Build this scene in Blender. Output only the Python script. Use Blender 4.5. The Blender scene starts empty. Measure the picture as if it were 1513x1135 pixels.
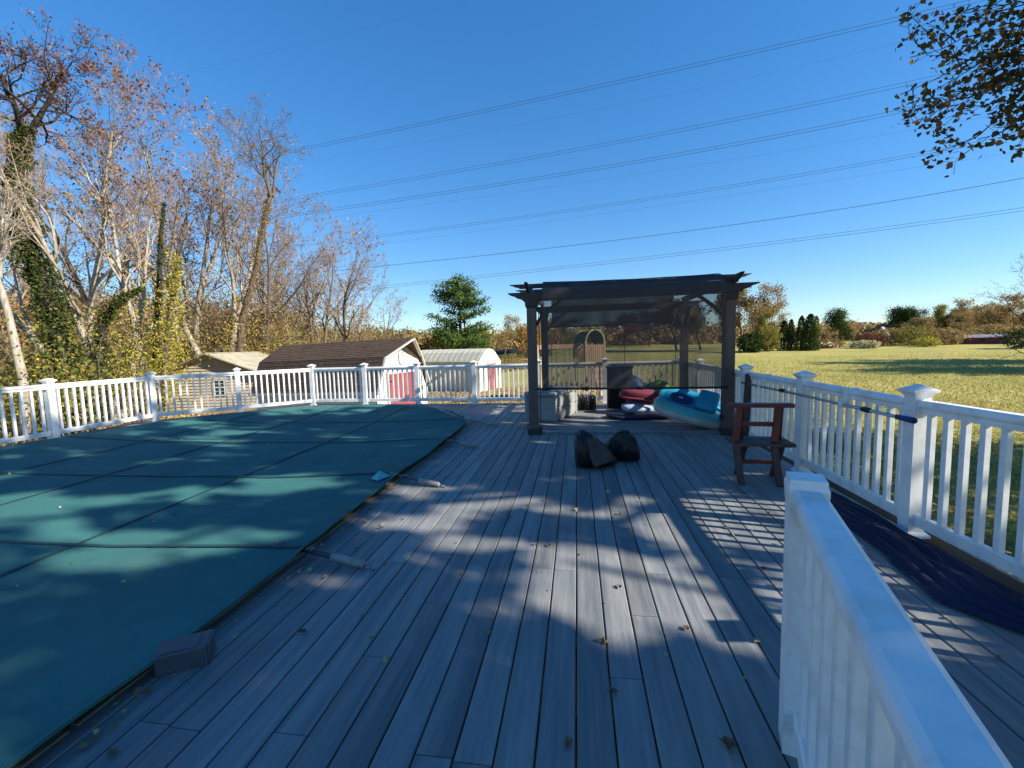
import bpy, math, random
import numpy as np
from mathutils import Vector, Matrix, noise as mnoise
PI = math.pi
C = bpy.context.scene.collection
scn = bpy.context.scene

# ------------------------------------------------------------------ camera, sky, sun, exposure
FPX, PITCH, ROLL, YAW, EYE = 637.6, 0.0896670, -0.0272839, 0.1508709, 1.46
_fw = Vector((-math.sin(YAW)*math.cos(PITCH), math.cos(YAW)*math.cos(PITCH), -math.sin(PITCH)))
_rt = Vector((math.cos(YAW), math.sin(YAW), 0)); _up = _rt.cross(_fw)
_r2 = _rt*math.cos(ROLL)+_up*math.sin(ROLL); _u2 = -_rt*math.sin(ROLL)+_up*math.cos(ROLL)
cd = bpy.data.cameras.new('camera'); cam = bpy.data.objects.new('camera', cd); C.objects.link(cam)
cd.sensor_width = 36; cd.lens = FPX/1513*36; cd.clip_start = .02; cd.clip_end = 4000
M = Matrix((( _r2.x, _u2.x, -_fw.x, 0), (_r2.y, _u2.y, -_fw.y, 0), (_r2.z, _u2.z, -_fw.z, EYE), (0, 0, 0, 1)))
cam.matrix_world = M
scn.camera = cam

def at(px, py, Y):
    "world point at depth Y along the sight line of a photo pixel (used when laying out)"
    d = _fw + _r2*((px-756.5)/FPX) + _u2*((567.5-py)/FPX)
    t = Y/d.y
    return Vector((d.x*t, Y, EYE+d.z*t))

SUNV = Vector((1.83, -.35, 1.106)).normalized()
w = bpy.data.worlds.new('World'); scn.world = w; w.use_nodes = True
nt = w.node_tree; nt.nodes.clear()
sky = nt.nodes.new('ShaderNodeTexSky'); sky.sky_type = 'NISHITA'; sky.sun_disc = False
sky.sun_elevation = math.asin(SUNV.z); sky.sun_rotation = math.atan2(SUNV.x, SUNV.y)
sky.altitude = 100; sky.air_density = 1.0; sky.dust_density = 0.0; sky.ozone_density = 3.0
bg = nt.nodes.new('ShaderNodeBackground'); bg.inputs[1].default_value = .13
hs = nt.nodes.new('ShaderNodeHueSaturation'); hs.inputs['Saturation'].default_value = 1.50; hs.inputs['Value'].default_value = .75; gm = nt.nodes.new('ShaderNodeGamma'); gm.inputs[1].default_value = .72
wo = nt.nodes.new('ShaderNodeOutputWorld')
nt.links.new(sky.outputs[0], gm.inputs[0]); nt.links.new(gm.outputs[0], hs.inputs['Color']); tn = nt.nodes.new('ShaderNodeMix'); tn.data_type = 'RGBA'; tn.blend_type = 'MULTIPLY'; tn.inputs[0].default_value = 1; tn.inputs[7].default_value = (1.06, 1.24, 1.46, 1)
nt.links.new(hs.outputs[0], tn.inputs[6]); nt.links.new(tn.outputs[2], bg.inputs[0]); nt.links.new(bg.outputs[0], wo.inputs[0])
sl = bpy.data.lights.new('sun', 'SUN'); sl.energy = 5.0; sl.angle = math.radians(.55); sl.color = (1.0, .93, .80)
so = bpy.data.objects.new('sun', sl); C.objects.link(so)
so.rotation_euler = SUNV.to_track_quat('Z', 'Y').to_euler(); so.location = SUNV*50
vs = scn.view_settings
vs.view_transform = 'Standard'; vs.look = 'None'; vs.gamma = 1; vs.exposure = 1.08; vs.use_curve_mapping = False
scn.cycles.max_bounces = 6; scn.cycles.transparent_max_bounces = 12

# ------------------------------------------------------------------ materials
def _n(nt, t, **k):
    n = nt.nodes.new(t)
    for a, b in k.items():
        if a in n.inputs: n.inputs[a].default_value = b
        else: setattr(n, a, b)
    return n
def mat(name, col, rough=.6, col2=None, scale=4.0, stretch=(1, 1, 1), bump=0, bscale=None, spec=.4, metal=0,
        obj_var=0, detail=4, dirt=None, dirt_scale=2.0, dirt_amt=.5, sheen=0):
    m = bpy.data.materials.new(name); m.use_nodes = True; nt = m.node_tree; L = nt.links.new
    b = nt.nodes['Principled BSDF']
    b.inputs['Roughness'].default_value = rough; b.inputs['Metallic'].default_value = metal
    b.inputs['Specular IOR Level'].default_value = spec
    if sheen: b.inputs['Sheen Weight'].default_value = sheen
    c1 = (*col, 1)
    tc = _n(nt, 'ShaderNodeTexCoord'); mp = _n(nt, 'ShaderNodeMapping'); mp.inputs['Scale'].default_value = stretch
    L(tc.outputs['Object'], mp.inputs['Vector'])
    vec = mp.outputs[0]
    oi = _n(nt, 'ShaderNodeObjectInfo')
    if obj_var:
        ad = _n(nt, 'ShaderNodeVectorMath', operation='ADD'); sc = _n(nt, 'ShaderNodeVectorMath', operation='SCALE')
        sc.inputs[0].default_value = (37, 91, 53); L(oi.outputs['Random'], sc.inputs['Scale'])
        L(vec, ad.inputs[0]); L(sc.outputs[0], ad.inputs[1]); vec = ad.outputs[0]
    out = None
    if col2 is not None:
        nz = _n(nt, 'ShaderNodeTexNoise'); nz.inputs['Scale'].default_value = scale; nz.inputs['Detail'].default_value = detail
        nz.inputs['Roughness'].default_value = .65
        L(vec, nz.inputs['Vector'])
        rp = _n(nt, 'ShaderNodeValToRGB'); rp.color_ramp.elements[0].position = .35; rp.color_ramp.elements[1].position = .65
        rp.color_ramp.elements[0].color = c1; rp.color_ramp.elements[1].color = (*col2, 1)
        L(nz.outputs['Fac'], rp.inputs[0]); out = rp.outputs[0]
    else:
        rg = _n(nt, 'ShaderNodeRGB'); rg.outputs[0].default_value = c1; out = rg.outputs[0]
    if dirt is not None:
        n2 = _n(nt, 'ShaderNodeTexNoise'); n2.inputs['Scale'].default_value = dirt_scale; n2.inputs['Detail'].default_value = 8
        n2.inputs['Roughness'].default_value = .7; L(vec, n2.inputs['Vector'])
        r2 = _n(nt, 'ShaderNodeValToRGB'); r2.color_ramp.elements[0].position = .48; r2.color_ramp.elements[1].position = .75
        r2.color_ramp.elements[0].color = (0, 0, 0, 1); r2.color_ramp.elements[1].color = (dirt_amt,)*3+(1,)
        L(n2.outputs['Fac'], r2.inputs[0])
        mx = _n(nt, 'ShaderNodeMix', data_type='RGBA'); L(r2.outputs[0], mx.inputs[0]); L(out, mx.inputs[6]); mx.inputs[7].default_value = (*dirt, 1)
        out = mx.outputs[2]
    if obj_var:
        hv = _n(nt, 'ShaderNodeHueSaturation'); mr = _n(nt, 'ShaderNodeMapRange')
        mr.inputs[3].default_value = 1-obj_var; mr.inputs[4].default_value = 1+obj_var
        L(oi.outputs['Random'], mr.inputs[0]); L(mr.outputs[0], hv.inputs['Value']); L(out, hv.inputs['Color']); out = hv.outputs[0]
    L(out, b.inputs['Base Color'])
    if bump:
        nb = _n(nt, 'ShaderNodeTexNoise'); nb.inputs['Scale'].default_value = bscale or scale*3; nb.inputs['Detail'].default_value = 6
        L(vec, nb.inputs['Vector'])
        bp = _n(nt, 'ShaderNodeBump'); bp.inputs['Strength'].default_value = bump; bp.inputs['Distance'].default_value = .02
        L(nb.outputs['Fac'], bp.inputs['Height']); L(bp.outputs[0], b.inputs['Normal'])
    return m
def leafmat(name, cols, trans=.35, rough=.7):
    "leaf colours picked at random per leaf"
    m = bpy.data.materials.new(name); m.use_nodes = True; nt = m.node_tree; L = nt.links.new; nt.nodes.clear()
    g = _n(nt, 'ShaderNodeNewGeometry'); rp = _n(nt, 'ShaderNodeValToRGB'); rp.color_ramp.interpolation = 'CONSTANT'
    e = rp.color_ramp.elements
    while len(e) < len(cols): e.new(.5)
    for i, c in enumerate(cols): e[i].position = i/len(cols); e[i].color = (*c, 1)
    L(g.outputs['Random Per Island'], rp.inputs[0])
    d = _n(nt, 'ShaderNodeBsdfDiffuse'); t = _n(nt, 'ShaderNodeBsdfTranslucent'); mx = _n(nt, 'ShaderNodeMixShader'); mx.inputs[0].default_value = trans
    L(rp.outputs[0], d.inputs[0]); L(rp.outputs[0], t.inputs[0]); L(d.outputs[0], mx.inputs[1]); L(t.outputs[0], mx.inputs[2])
    o = _n(nt, 'ShaderNodeOutputMaterial'); L(mx.outputs[0], o.inputs[0])
    return m
def meshfabric(name, col, openness):
    m = bpy.data.materials.new(name); m.use_nodes = True; nt = m.node_tree; L = nt.links.new; nt.nodes.clear()
    d = _n(nt, 'ShaderNodeBsdfDiffuse'); d.inputs[0].default_value = (*col, 1)
    t = _n(nt, 'ShaderNodeBsdfTransparent'); mx = _n(nt, 'ShaderNodeMixShader')
    tc = _n(nt, 'ShaderNodeTexCoord'); nz = _n(nt, 'ShaderNodeTexNoise'); nz.inputs['Scale'].default_value = 3
    mr = _n(nt, 'ShaderNodeMapRange'); mr.inputs[1].default_value = .3; mr.inputs[2].default_value = .7
    mr.inputs[3].default_value = openness-.05; mr.inputs[4].default_value = openness+.05
    L(tc.outputs['Object'], nz.inputs['Vector']); L(nz.outputs['Fac'], mr.inputs[0]); L(mr.outputs[0], mx.inputs[0])
    L(d.outputs[0], mx.inputs[1]); L(t.outputs[0], mx.inputs[2])
    o = _n(nt, 'ShaderNodeOutputMaterial'); L(mx.outputs[0], o.inputs[0])
    return m

MT = {}
MT['board'] = mat('deck_composite', (.145, .16, .17), .6, (.255, .25, .235), 3.2, (6, .35, 6), .15, 30, .35, obj_var=.19, dirt=(.09, .088, .085), dirt_scale=1.3, dirt_amt=.6)
MT['coping'] = mat('stained_coping', (.22, .18, .11), .8, (.33, .28, .19), 5, (3, .8, 3), .2, 30, .2, dirt=(.06, .045, .03), dirt_scale=3, dirt_amt=.8)
MT['frame'] = mat('joist_wood', (.10, .07, .045), .9)
MT['vinyl'] = mat('white_vinyl', (.80, .80, .785), .42, (.74, .74, .72), 5, (1, 1, 1), .02, 60, .45, dirt=(.36, .36, .30), dirt_scale=5, dirt_amt=.55)
MT['cover'] = mat('pool_cover_mesh', (.036, .135, .132), .9, (.055, .175, .162), 1.1, (1, 1, 1), .25, 140, .1, detail=9, dirt=(.07, .11, .10), dirt_scale=.8, dirt_amt=.5)
MT['strap'] = mat('strap_web', (.010, .055, .06), .8, bump=.2, bscale=300)
MT['boxgrey'] = mat('dark_grey_box', (.07, .075, .085), .6, (.10, .105, .115), 6, dirt=(.16, .16, .15), dirt_amt=.4)
MT['black'] = mat('black_plastic', (.012, .012, .014), .5, (.02, .02, .02), 8)
MT['spring'] = mat('spring_sleeve', (.30, .29, .26), .6, (.22, .21, .19), 20)
MT['steel'] = mat('steel', (.30, .30, .31), .35, metal=1)
MT['bronze'] = mat('bronze_wood', (.085, .058, .052), .55, (.12, .083, .072), 2.5, (5, 5, .4), .08, 30, .4)
MT['darkbeam'] = mat('dark_beam', (.028, .024, .026), .6, (.04, .034, .034), 4)
MT['screen'] = meshfabric('shade_screen', (.085, .070, .068), .27)
MT['canopy'] = meshfabric('canopy_fabric', (.06, .06, .066), .09)
MT['resin'] = mat('storage_resin', (.27, .275, .27), .55, (.23, .235, .235), 3, dirt=(.2, .19, .17), dirt_amt=.4)
MT['blackmatte'] = mat('black_cabinet', (.009, .009, .010), .75, (.014, .013, .012), 3)
MT['redplastic'] = mat('red_plastic', (.17, .022, .042), .6, (.12, .018, .032), 3, dirt=(.12, .05, .05), dirt_amt=.5)
MT['blueplastic'] = mat('blue_plastic', (.02, .28, .50), .42, (.02, .33, .52), 2, dirt=(.01, .16, .30), dirt_amt=.5)
MT['tealvinyl'] = mat('teal_vinyl', (.07, .42, .42), .4, (.09, .36, .38), 3)
MT['cream'] = mat('cream_vinyl', (.50, .49, .42), .6, (.38, .38, .33), 6)
MT['navyhole'] = mat('dark_blue_recess', (.01, .05, .17), .5)
MT['green'] = mat('green_float', (.22, .42, .04), .5, (.12, .3, .03), 5)
MT['bluefab'] = mat('blue_float', (.03, .12, .26), .6, (.04, .16, .32), 5)
MT['striped'] = mat('striped_cushion', (.5, .55, .62), .8, (.16, .24, .40), 7, (1, 6, 1))
MT['bag'] = mat('black_bag', (.012, .012, .013), .38, (.02, .019, .018), 4, bump=.5, bscale=14, spec=.25)
MT['baglit'] = mat('bag_sunlit_face', (.06, .056, .048), .45, (.022, .021, .02), 9, (1, 1, 1), .4, 12)  # lighter version of the bag black, sunlight painted into the colour
MT['redwood'] = mat('red_stained_wood', (.17, .028, .022), .5, (.11, .02, .016), 7, (1, 6, 1), .1, 40, dirt=(.05, .03, .025), dirt_scale=5, dirt_amt=.7)
MT['darkwood'] = mat('dark_stained_wood', (.055, .028, .022), .55, (.085, .05, .042), 8, (1, 5, 1), .1, 40)
MT['tarp'] = mat('navy_tarp', (.006, .009, .036), .7, (.009, .013, .045), 2, (1, 1, 1), .05, 60, .3)
MT['pole'] = mat('aluminium_pole', (.36, .40, .42), .35, metal=.6)
MT['bluegrip'] = mat('blue_grip', (.015, .03, .16), .5)
MT['siding'] = mat('tan_siding', (.44, .375, .27), .7, (.39, .33, .24), 5, obj_var=.05, dirt=(.25, .21, .15), dirt_amt=.4)
MT['sidingw'] = mat('white_siding', (.60, .58, .50), .7, (.5, .48, .42), 6, dirt=(.22, .2, .17), dirt_amt=.6, dirt_scale=3)
MT['trimw'] = mat('white_trim', (.62, .61, .57), .6, dirt=(.4, .38, .34), dirt_amt=.4, col2=(.58, .57, .53))
MT['rooftan'] = mat('tan_metal_roof', (.44, .40, .29), .5, (.34, .31, .23), 2, dirt=(.2, .19, .15), dirt_amt=.6)
MT['shingle'] = mat('brown_shingle', (.070, .046, .034), .9, (.105, .070, .050), 6, (1, 1, 1), .3, 60, .2, obj_var=.1, dirt=(.03, .022, .018), dirt_amt=.6)
MT['reddoor'] = mat('faded_red_door', (.27, .06, .065), .7, (.17, .04, .042), 3, (4, 4, .6))
MT['metalcream'] = mat('cream_metal', (.60, .56, .43), .45, (.52, .48, .37), 2, spec=.5)
MT['glass'] = mat('window_glass', (.03, .045, .05), .1, spec=.8)
MT['woodtan'] = mat('cedar_planks', (.42, .28, .16), .7, (.34, .22, .13), 5, (1, 1, 5), obj_var=.08)
MT['greencanvas'] = mat('green_canvas', (.035, .09, .06), .8, (.05, .12, .08), 5)
MT['yellowplastic'] = mat('yellow_arch', (.50, .42, .14), .6)
MT['pinkwood'] = mat('pink_planks', (.50, .33, .27), .7)
MT['roofgrey'] = mat('grey_roof', (.20, .22, .25), .7)
MT['redpaint'] = mat('barn_red', (.17, .028, .03), .7, (.12, .02, .022), 4)
MT['cable'] = mat('cable', (.05, .055, .065), .6)
MT['rust'] = mat('rust', (.14, .06, .03), .8)
MT['stone'] = mat('pale_stone', (.35, .33, .3), .9, (.22, .2, .18), 8)
MT['barkl'] = mat('pale_bark', (.42, .37, .30), .9, (.22, .18, .14), 3, (6, 6, 1), .3, 20, .1)
MT['barkm'] = mat('brown_bark', (.15, .115, .085), .9, (.085, .065, .05), 3, (6, 6, 1), .3, 20, .1)
MT['barkd'] = mat('dark_bark', (.055, .042, .035), .9, (.03, .024, .02), 3, (6, 6, 1), .3, 20, .1)
MT['twig'] = mat('twigs', (.30, .225, .18), .9, (.19, .14, .115), 2)
MT['leafdead'] = mat('dead_leaf', (.22, .13, .07), .8, (.13, .075, .04), 30, obj_var=.3)
LM = dict(
    redbrown=leafmat('red_brown_leaves', [(.20, .065, .04), (.28, .12, .07), (.26, .15, .085), (.18, .085, .06), (.33, .19, .10)]),
    brown=leafmat('brown_leaves', [(.29, .19, .09), (.38, .25, .11), (.22, .14, .08), (.42, .30, .12), (.24, .20, .08)]),
    tan=leafmat('tan_leaves', [(.34, .22, .10), (.42, .28, .11), (.27, .18, .08), (.38, .20, .08), (.30, .26, .10), (.22, .18, .08)]),
    yellow=leafmat('yellow_leaves', [(.50, .42, .05), (.42, .36, .06), (.30, .30, .05), (.20, .22, .04), (.46, .34, .06)]),
    olive=leafmat('olive_leaves', [(.17, .18, .04), (.24, .22, .05), (.12, .14, .035), (.30, .25, .06), (.21, .15, .05)]),
    ivy=leafmat('ivy_leaves', [(.05, .085, .018), (.08, .12, .025), (.03, .05, .012), (.14, .17, .05), (.10, .08, .04)]),
    pine=leafmat('pine_needles', [(.06, .12, .03), (.09, .15, .035), (.04, .08, .025), (.13, .16, .04)], .2),
    ever=leafmat('evergreen_leaves', [(.03, .06, .02), (.05, .085, .025), (.025, .045, .018), (.08, .10, .03)], .2),
    shade=leafmat('maple_leaves', [(.09, .09, .03), (.15, .09, .04), (.20, .12, .05), (.08, .09, .03), (.28, .17, .06)], .5),
    orange=leafmat('orange_leaves', [(.42, .20, .05), (.48, .28, .06), (.34, .14, .05), (.30, .22, .07)]),
    maroon=leafmat('maroon_leaves', [(.16, .045, .04), (.12, .05, .04), (.20, .08, .06), (.09, .05, .035)]),
    plume=leafmat('pale_plumes', [(.55, .50, .38), (.45, .42, .28), (.30, .32, .12)]),
    litter=leafmat('leaf_litter', [(.38, .25, .11), (.48, .33, .16), (.30, .18, .08), (.52, .42, .22), (.24, .15, .08)], .2),
    grass=leafmat('grass_blades', [(.28, .31, .07), (.40, .37, .10), (.20, .26, .05), (.50, .43, .15), (.34, .30, .08)], .4))

def ground_mat():
    m = bpy.data.materials.new('ground_turf'); m.use_nodes = True; nt = m.node_tree; L = nt.links.new
    b = nt.nodes['Principled BSDF']; b.inputs['Roughness'].default_value = .95; b.inputs['Specular IOR Level'].default_value = .1
    tc = _n(nt, 'ShaderNodeTexCoord')
    def noi(s, d, lo, hi, c0, c1):
        n = _n(nt, 'ShaderNodeTexNoise'); n.inputs['Scale'].default_value = s; n.inputs['Detail'].default_value = d; n.inputs['Roughness'].default_value = .65
        L(tc.outputs['Object'], n.inputs['Vector'])
        r = _n(nt, 'ShaderNodeValToRGB'); r.color_ramp.elements[0].position = lo; r.color_ramp.elements[1].position = hi
        r.color_ramp.elements[0].color = (*c0, 1); r.color_ramp.elements[1].color = (*c1, 1); L(n.outputs['Fac'], r.inputs[0]); return r.outputs[0]
    def mix(f, a, c):
        x = _n(nt, 'ShaderNodeMix', data_type='RGBA'); L(f, x.inputs[0]); L(a, x.inputs[6]); L(c, x.inputs[7]); return x.outputs[2]
    green = noi(.22, 6, .35, .65, (.19, .22, .05), (.38, .34, .10))
    fine = noi(9, 8, .4, .62, (.58, .44, .17), (.22, .22, .05))
    a = mix(noi(.13, 4, .3, .7, (.08,)*3, (.75,)*3), green, fine)
    a = mix(noi(3.5, 10, .56, .66, (0,)*3, (.75,)*3), a, noi(12, 4, .4, .6, (.24, .15, .07), (.38, .26, .12)))
    floor = noi(4, 9, .35, .65, (.15, .10, .05), (.34, .24, .12))
    sx = _n(nt, 'ShaderNodeSeparateXYZ'); L(tc.outputs['Object'], sx.inputs[0])
    nn = _n(nt, 'ShaderNodeTexNoise'); nn.inputs['Scale'].default_value = .4; L(tc.outputs['Object'], nn.inputs['Vector'])
    ad = _n(nt, 'ShaderNodeMath', operation='MULTIPLY_ADD'); L(nn.outputs['Fac'], ad.inputs[0]); ad.inputs[1].default_value = 6; L(sx.outputs['X'], ad.inputs[2])
    mr = _n(nt, 'ShaderNodeMapRange'); mr.inputs[1].default_value = -7; mr.inputs[2].default_value = -9.5; L(ad.outputs[0], mr.inputs[0])
    a = mix(mr.outputs[0], a, floor)
    L(a, b.inputs['Base Color'])
    nb = _n(nt, 'ShaderNodeTexNoise'); nb.inputs['Scale'].default_value = 14; nb.inputs['Detail'].default_value = 8; L(tc.outputs['Object'], nb.inputs['Vector'])
    bp = _n(nt, 'ShaderNodeBump'); bp.inputs['Strength'].default_value = .6; bp.inputs['Distance'].default_value = .08
    L(nb.outputs['Fac'], bp.inputs['Height']); L(bp.outputs[0], b.inputs['Normal'])
    return m
MT['ground'] = ground_mat()

# ------------------------------------------------------------------ mesh helpers
class MB:
    def __init__(s): s.v = []; s.f = []
    def add(s, vs, fs):
        o = len(s.v); s.v += [tuple(v) for v in vs]; s.f += [tuple(i+o for i in f) for f in fs]; return s
    def box(s, c, size, rz=0, m=None):
        x, y, z = size[0]/2, size[1]/2, size[2]/2
        vs = [Vector((a*x, b*y, d*z)) for d in (-1, 1) for a, b in ((-1, -1), (1, -1), (1, 1), (-1, 1))]
        R = Matrix.Rotation(rz, 3, 'Z') if m is None else m
        return s.add([R@v+Vector(c) for v in vs], [(3, 2, 1, 0), (4, 5, 6, 7), (0, 1, 5, 4), (1, 2, 6, 5), (2, 3, 7, 6), (3, 0, 4, 7)])
    def beam(s, a, b, wd, ht, up=(0, 0, 1)):
        a = Vector(a); b = Vector(b); d = (b-a).normalized(); sd = d.cross(Vector(up)).normalized(); u = sd.cross(d)
        vs = [p+sd*(i*wd/2)+u*(j*ht/2) for p in (a, b) for i, j in ((-1, -1), (1, -1), (1, 1), (-1, 1))]
        return s.add(vs, [(3, 2, 1, 0), (4, 5, 6, 7), (0, 1, 5, 4), (1, 2, 6, 5), (2, 3, 7, 6), (3, 0, 4, 7)])
    def frust(s, prof, cx=0, cy=0, n=4, rot=PI/4):
        k = 1/math.cos(PI/n) if n == 4 else 1
        rings = [[(cx+r*k*math.cos(rot+2*PI*i/n), cy+r*k*math.sin(rot+2*PI*i/n), z) for i in range(n)] for z, r in prof]
        o = len(s.v); fs = []
        for j in range(len(prof)-1):
            for i in range(n): fs.append((j*n+i, j*n+(i+1) % n, (j+1)*n+(i+1) % n, (j+1)*n+i))
        fs.append(tuple(range(n-1, -1, -1))); fs.append(tuple((len(prof)-1)*n+i for i in range(n)))
        return s.add([p for r in rings for p in r], fs)
    def tube(s, pts, rad, n=8, closed=False):
        pts = [Vector(p) for p in pts]; m = len(pts)
        if not hasattr(rad, '__len__'): rad = [rad]*m
        ref = Vector((0, 0, 1)); vs = []
        for i, p in enumerate(pts):
            d = (pts[min(i+1, m-1)]-pts[max(i-1, 0)]).normalized()
            if abs(d.dot(ref)) > .95: ref = Vector((1, 0, 0))
            a = d.cross(ref).normalized(); b = d.cross(a)
            vs += [p+(a*math.cos(2*PI*k/n)+b*math.sin(2*PI*k/n))*rad[i] for k in range(n)]
        fs = [(i*n+k, i*n+(k+1) % n, (i+1)*n+(k+1) % n, (i+1)*n+k) for i in range(m-1) for k in range(n)]
        fs += [tuple(range(n-1, -1, -1)), tuple((m-1)*n+k for k in range(n))]
        return s.add(vs, fs)
    def extr(s, prof, a, b, up=(0, 0, 1)):
        "profile (u: sideways, v: up) swept from a to b"
        a = Vector(a); b = Vector(b); d = (b-a).normalized(); sd = d.cross(Vector(up)).normalized(); u = Vector(up); n = len(prof)
        vs = [p+sd*q[0]+u*q[1] for p in (a, b) for q in prof]
        fs = [(i, (i+1) % n, n+(i+1) % n, n+i) for i in range(n)]+[tuple(range(n-1, -1, -1)), tuple(range(n, 2*n))]
        return s.add(vs, fs)
    def mesh(s, name, m=None, smooth=False):
        me = bpy.data.meshes.new(name); me.from_pydata(s.v, [], s.f)
        if m: me.materials.append(MT[m] if isinstance(m, str) else m)
        if smooth: me.shade_smooth()
        me.validate(); me.update(); return me
    def build(s, name, m, parent=None, smooth=False, bevel=0, loc=(0, 0, 0)):
        o = bpy.data.objects.new(name, s.mesh(name, m, smooth)); C.objects.link(o); o.parent = parent; o.location = loc
        if bevel: bv(o, bevel)
        return o
def bv(o, wd, seg=2):
    b = o.modifiers.new('bevel', 'BEVEL'); b.width = wd; b.segments = seg; b.limit_method = 'ANGLE'; return o
def inst(name, me, parent=None, loc=(0, 0, 0), rz=0, scale=None):
    o = bpy.data.objects.new(name, me); C.objects.link(o); o.parent = parent; o.location = loc; o.rotation_euler = (0, 0, rz)
    if scale is not None: o.scale = scale
    return o
def tag(o, label, cat, group=None):
    o['label'] = label; o['category'] = cat
    if group: o['group'] = group
    return o
def empty(name, loc=(0, 0, 0), rz=0):
    o = bpy.data.objects.new(name, None); C.objects.link(o); o.location = loc; o.rotation_euler = (0, 0, rz); return o
def npmesh(name, V, F, m, k=4):
    "fast mesh from arrays; F is (n,k)"
    me = bpy.data.meshes.new(name); V = np.asarray(V, dtype=np.float32); F = np.asarray(F, dtype=np.int32)
    me.vertices.add(len(V)); me.vertices.foreach_set('co', V.ravel())
    me.loops.add(F.size); me.loops.foreach_set('vertex_index', F.ravel())
    me.polygons.add(len(F)); me.polygons.foreach_set('loop_start', np.arange(len(F), dtype=np.int32)*k)
    me.materials.append(MT[m] if isinstance(m, str) else m)
    me.update(calc_edges=True); return me
def segmesh(name, segs, m, n=4):
    "tapered prisms for branch pieces: segs rows x0 y0 z0 x1 y1 z1 r0 r1"
    S = np.asarray(segs, dtype=np.float64)
    A = S[:, :3]; B = S[:, 3:6]; d = B-A; d /= np.linalg.norm(d, axis=1, keepdims=True)+1e-9
    ref = np.where(np.abs(d[:, 2:3]) > .9, np.array([[1., 0, 0]]), np.array([[0, 0, 1.]]))
    a = np.cross(d, ref); a /= np.linalg.norm(a, axis=1, keepdims=True)+1e-9; b = np.cross(d, a)
    rings = []
    for P, r in ((A, S[:, 6:7]), (B, S[:, 7:8])):
        for k in range(n):
            t = 2*PI*k/n; rings.append(P+(a*math.cos(t)+b*math.sin(t))*r)
    V = np.stack(rings, 1).reshape(-1, 3)
    base = np.arange(len(S))[:, None]*(2*n)
    F = np.concatenate([base+np.array([[k, (k+1) % n, n+(k+1) % n, n+k]]) for k in range(n)], 0)
    me = npmesh(name, V, F, m); me.shade_smooth(); return me
def leafmesh(name, P, size, m, rng, shape='quad', flat=0.0, jit=.35):
    "one small face per leaf; P (n,3)"
    n = len(P); P = np.asarray(P, dtype=np.float64)
    N = rng.normal(size=(n, 3)); N[:, 2] += flat*3; N /= np.linalg.norm(N, axis=1, keepdims=True)
    T = np.cross(N, rng.normal(size=(n, 3))); T /= np.linalg.norm(T, axis=1, keepdims=True); B = np.cross(N, T)
    s = (size*(1+jit*(rng.random(n)*2-1)))[:, None] if np.isscalar(size) else size[:, None]
    if shape == 'quad': pts = [(-.5, 0, 0), (0, -.34, .06), (.5, 0, 0), (0, .34, .06)]; k = 4
    elif shape == 'blade': pts = [(-.5, -.05, 0), (-.5, .05, 0), (.1, .04, 0), (.5, 0, .1)]; k = 4
    else: pts = [(-.5, 0, 0), (-.22, -.42, .08), (.12, -.30, .02), (.5, -.02, -.05), (.10, .32, .02), (-.25, .40, .08)]; k = 6
    V = np.stack([P+(T*a+B*b+N*c)*s for a, b, c in pts], 1).reshape(-1, 3)
    F = np.arange(n*k).reshape(n, k)
    return npmesh(name, V, F, m, k)

# ------------------------------------------------------------------ ground
def gz(x, y):
    r = math.hypot(x, y)
    t = max(0., min(1., (x/max(y, 1.)+.22)/.25)) if y > 1 else 1.
    f = max(0., -x*math.sin(YAW)+y*math.cos(YAW)); z = -1.22+.0245*max(0, min(f, 100)-8)*t
    if x > 0: z += .12*min(1, x/6)
    if x < -8: z -= .25*min(1, (-8-x)/10)
    z += .05*math.sin(x*.21+1)*math.cos(y*.17)
    if r > 110: z += -.002*(r-110)
    return z
def build_ground():
    rs = [0, 2, 4]+list(np.arange(5, 40, 1.))+list(np.arange(40, 120, 4.))+[140, 180, 240, 320, 450, 700, 1200, 2500]
    na = 144; V = [(0, 0, gz(0, 0))]
    for r in rs[1:]:
        for k in range(na):
            a = 2*PI*k/na; x = r*math.cos(a); y = r*math.sin(a); V.append((x, y, gz(x, y)+(mnoise.noise((x*.5, y*.5, 0))*.05 if r < 60 else 0)))
    F = [(0, 1+k, 1+(k+1) % na) for k in range(na)]
    for j in range(len(rs)-2):
        for k in range(na): F.append((1+j*na+k, 1+(j+1)*na+k, 1+(j+1)*na+(k+1) % na, 1+j*na+(k+1) % na))
    me = bpy.data.meshes.new('ground'); me.from_pydata(V, [], F); me.materials.append(MT['ground']); me.shade_smooth()
    o = bpy.data.objects.new('ground', me); C.objects.link(o); o['kind'] = 'structure'
build_ground()

# ------------------------------------------------------------------ deck
random.seed(4)
deck = empty('deck'); deck['kind'] = 'structure'
PITCHB, WB, TH = .1445, .1372, .024
def board_mesh(L, wd=WB):
    h = wd/2; c = .004; prof = [(-h, -TH), (h, -TH), (h, -c), (h-c, 0), (-h+c, 0), (-h, -c)]
    return MB().extr(prof, (0, 0, 0), (0, L, 0)).mesh('deck_board', 'board')
_bm = {}
def put_board(x, y0, y1, z=0, along='y', parent=deck, wd=WB):
    L = round(y1-y0-.004, 3)
    if L < .05: return
    if (L, wd) not in _bm: _bm[(L, wd)] = board_mesh(L, wd)
    o = inst('deck_board', _bm[(L, wd)], parent, (x, y0, z+random.uniform(-.0008, .0008)) if along == 'y' else (y0, x, z), 0 if along == 'y' else -PI/2)
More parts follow.
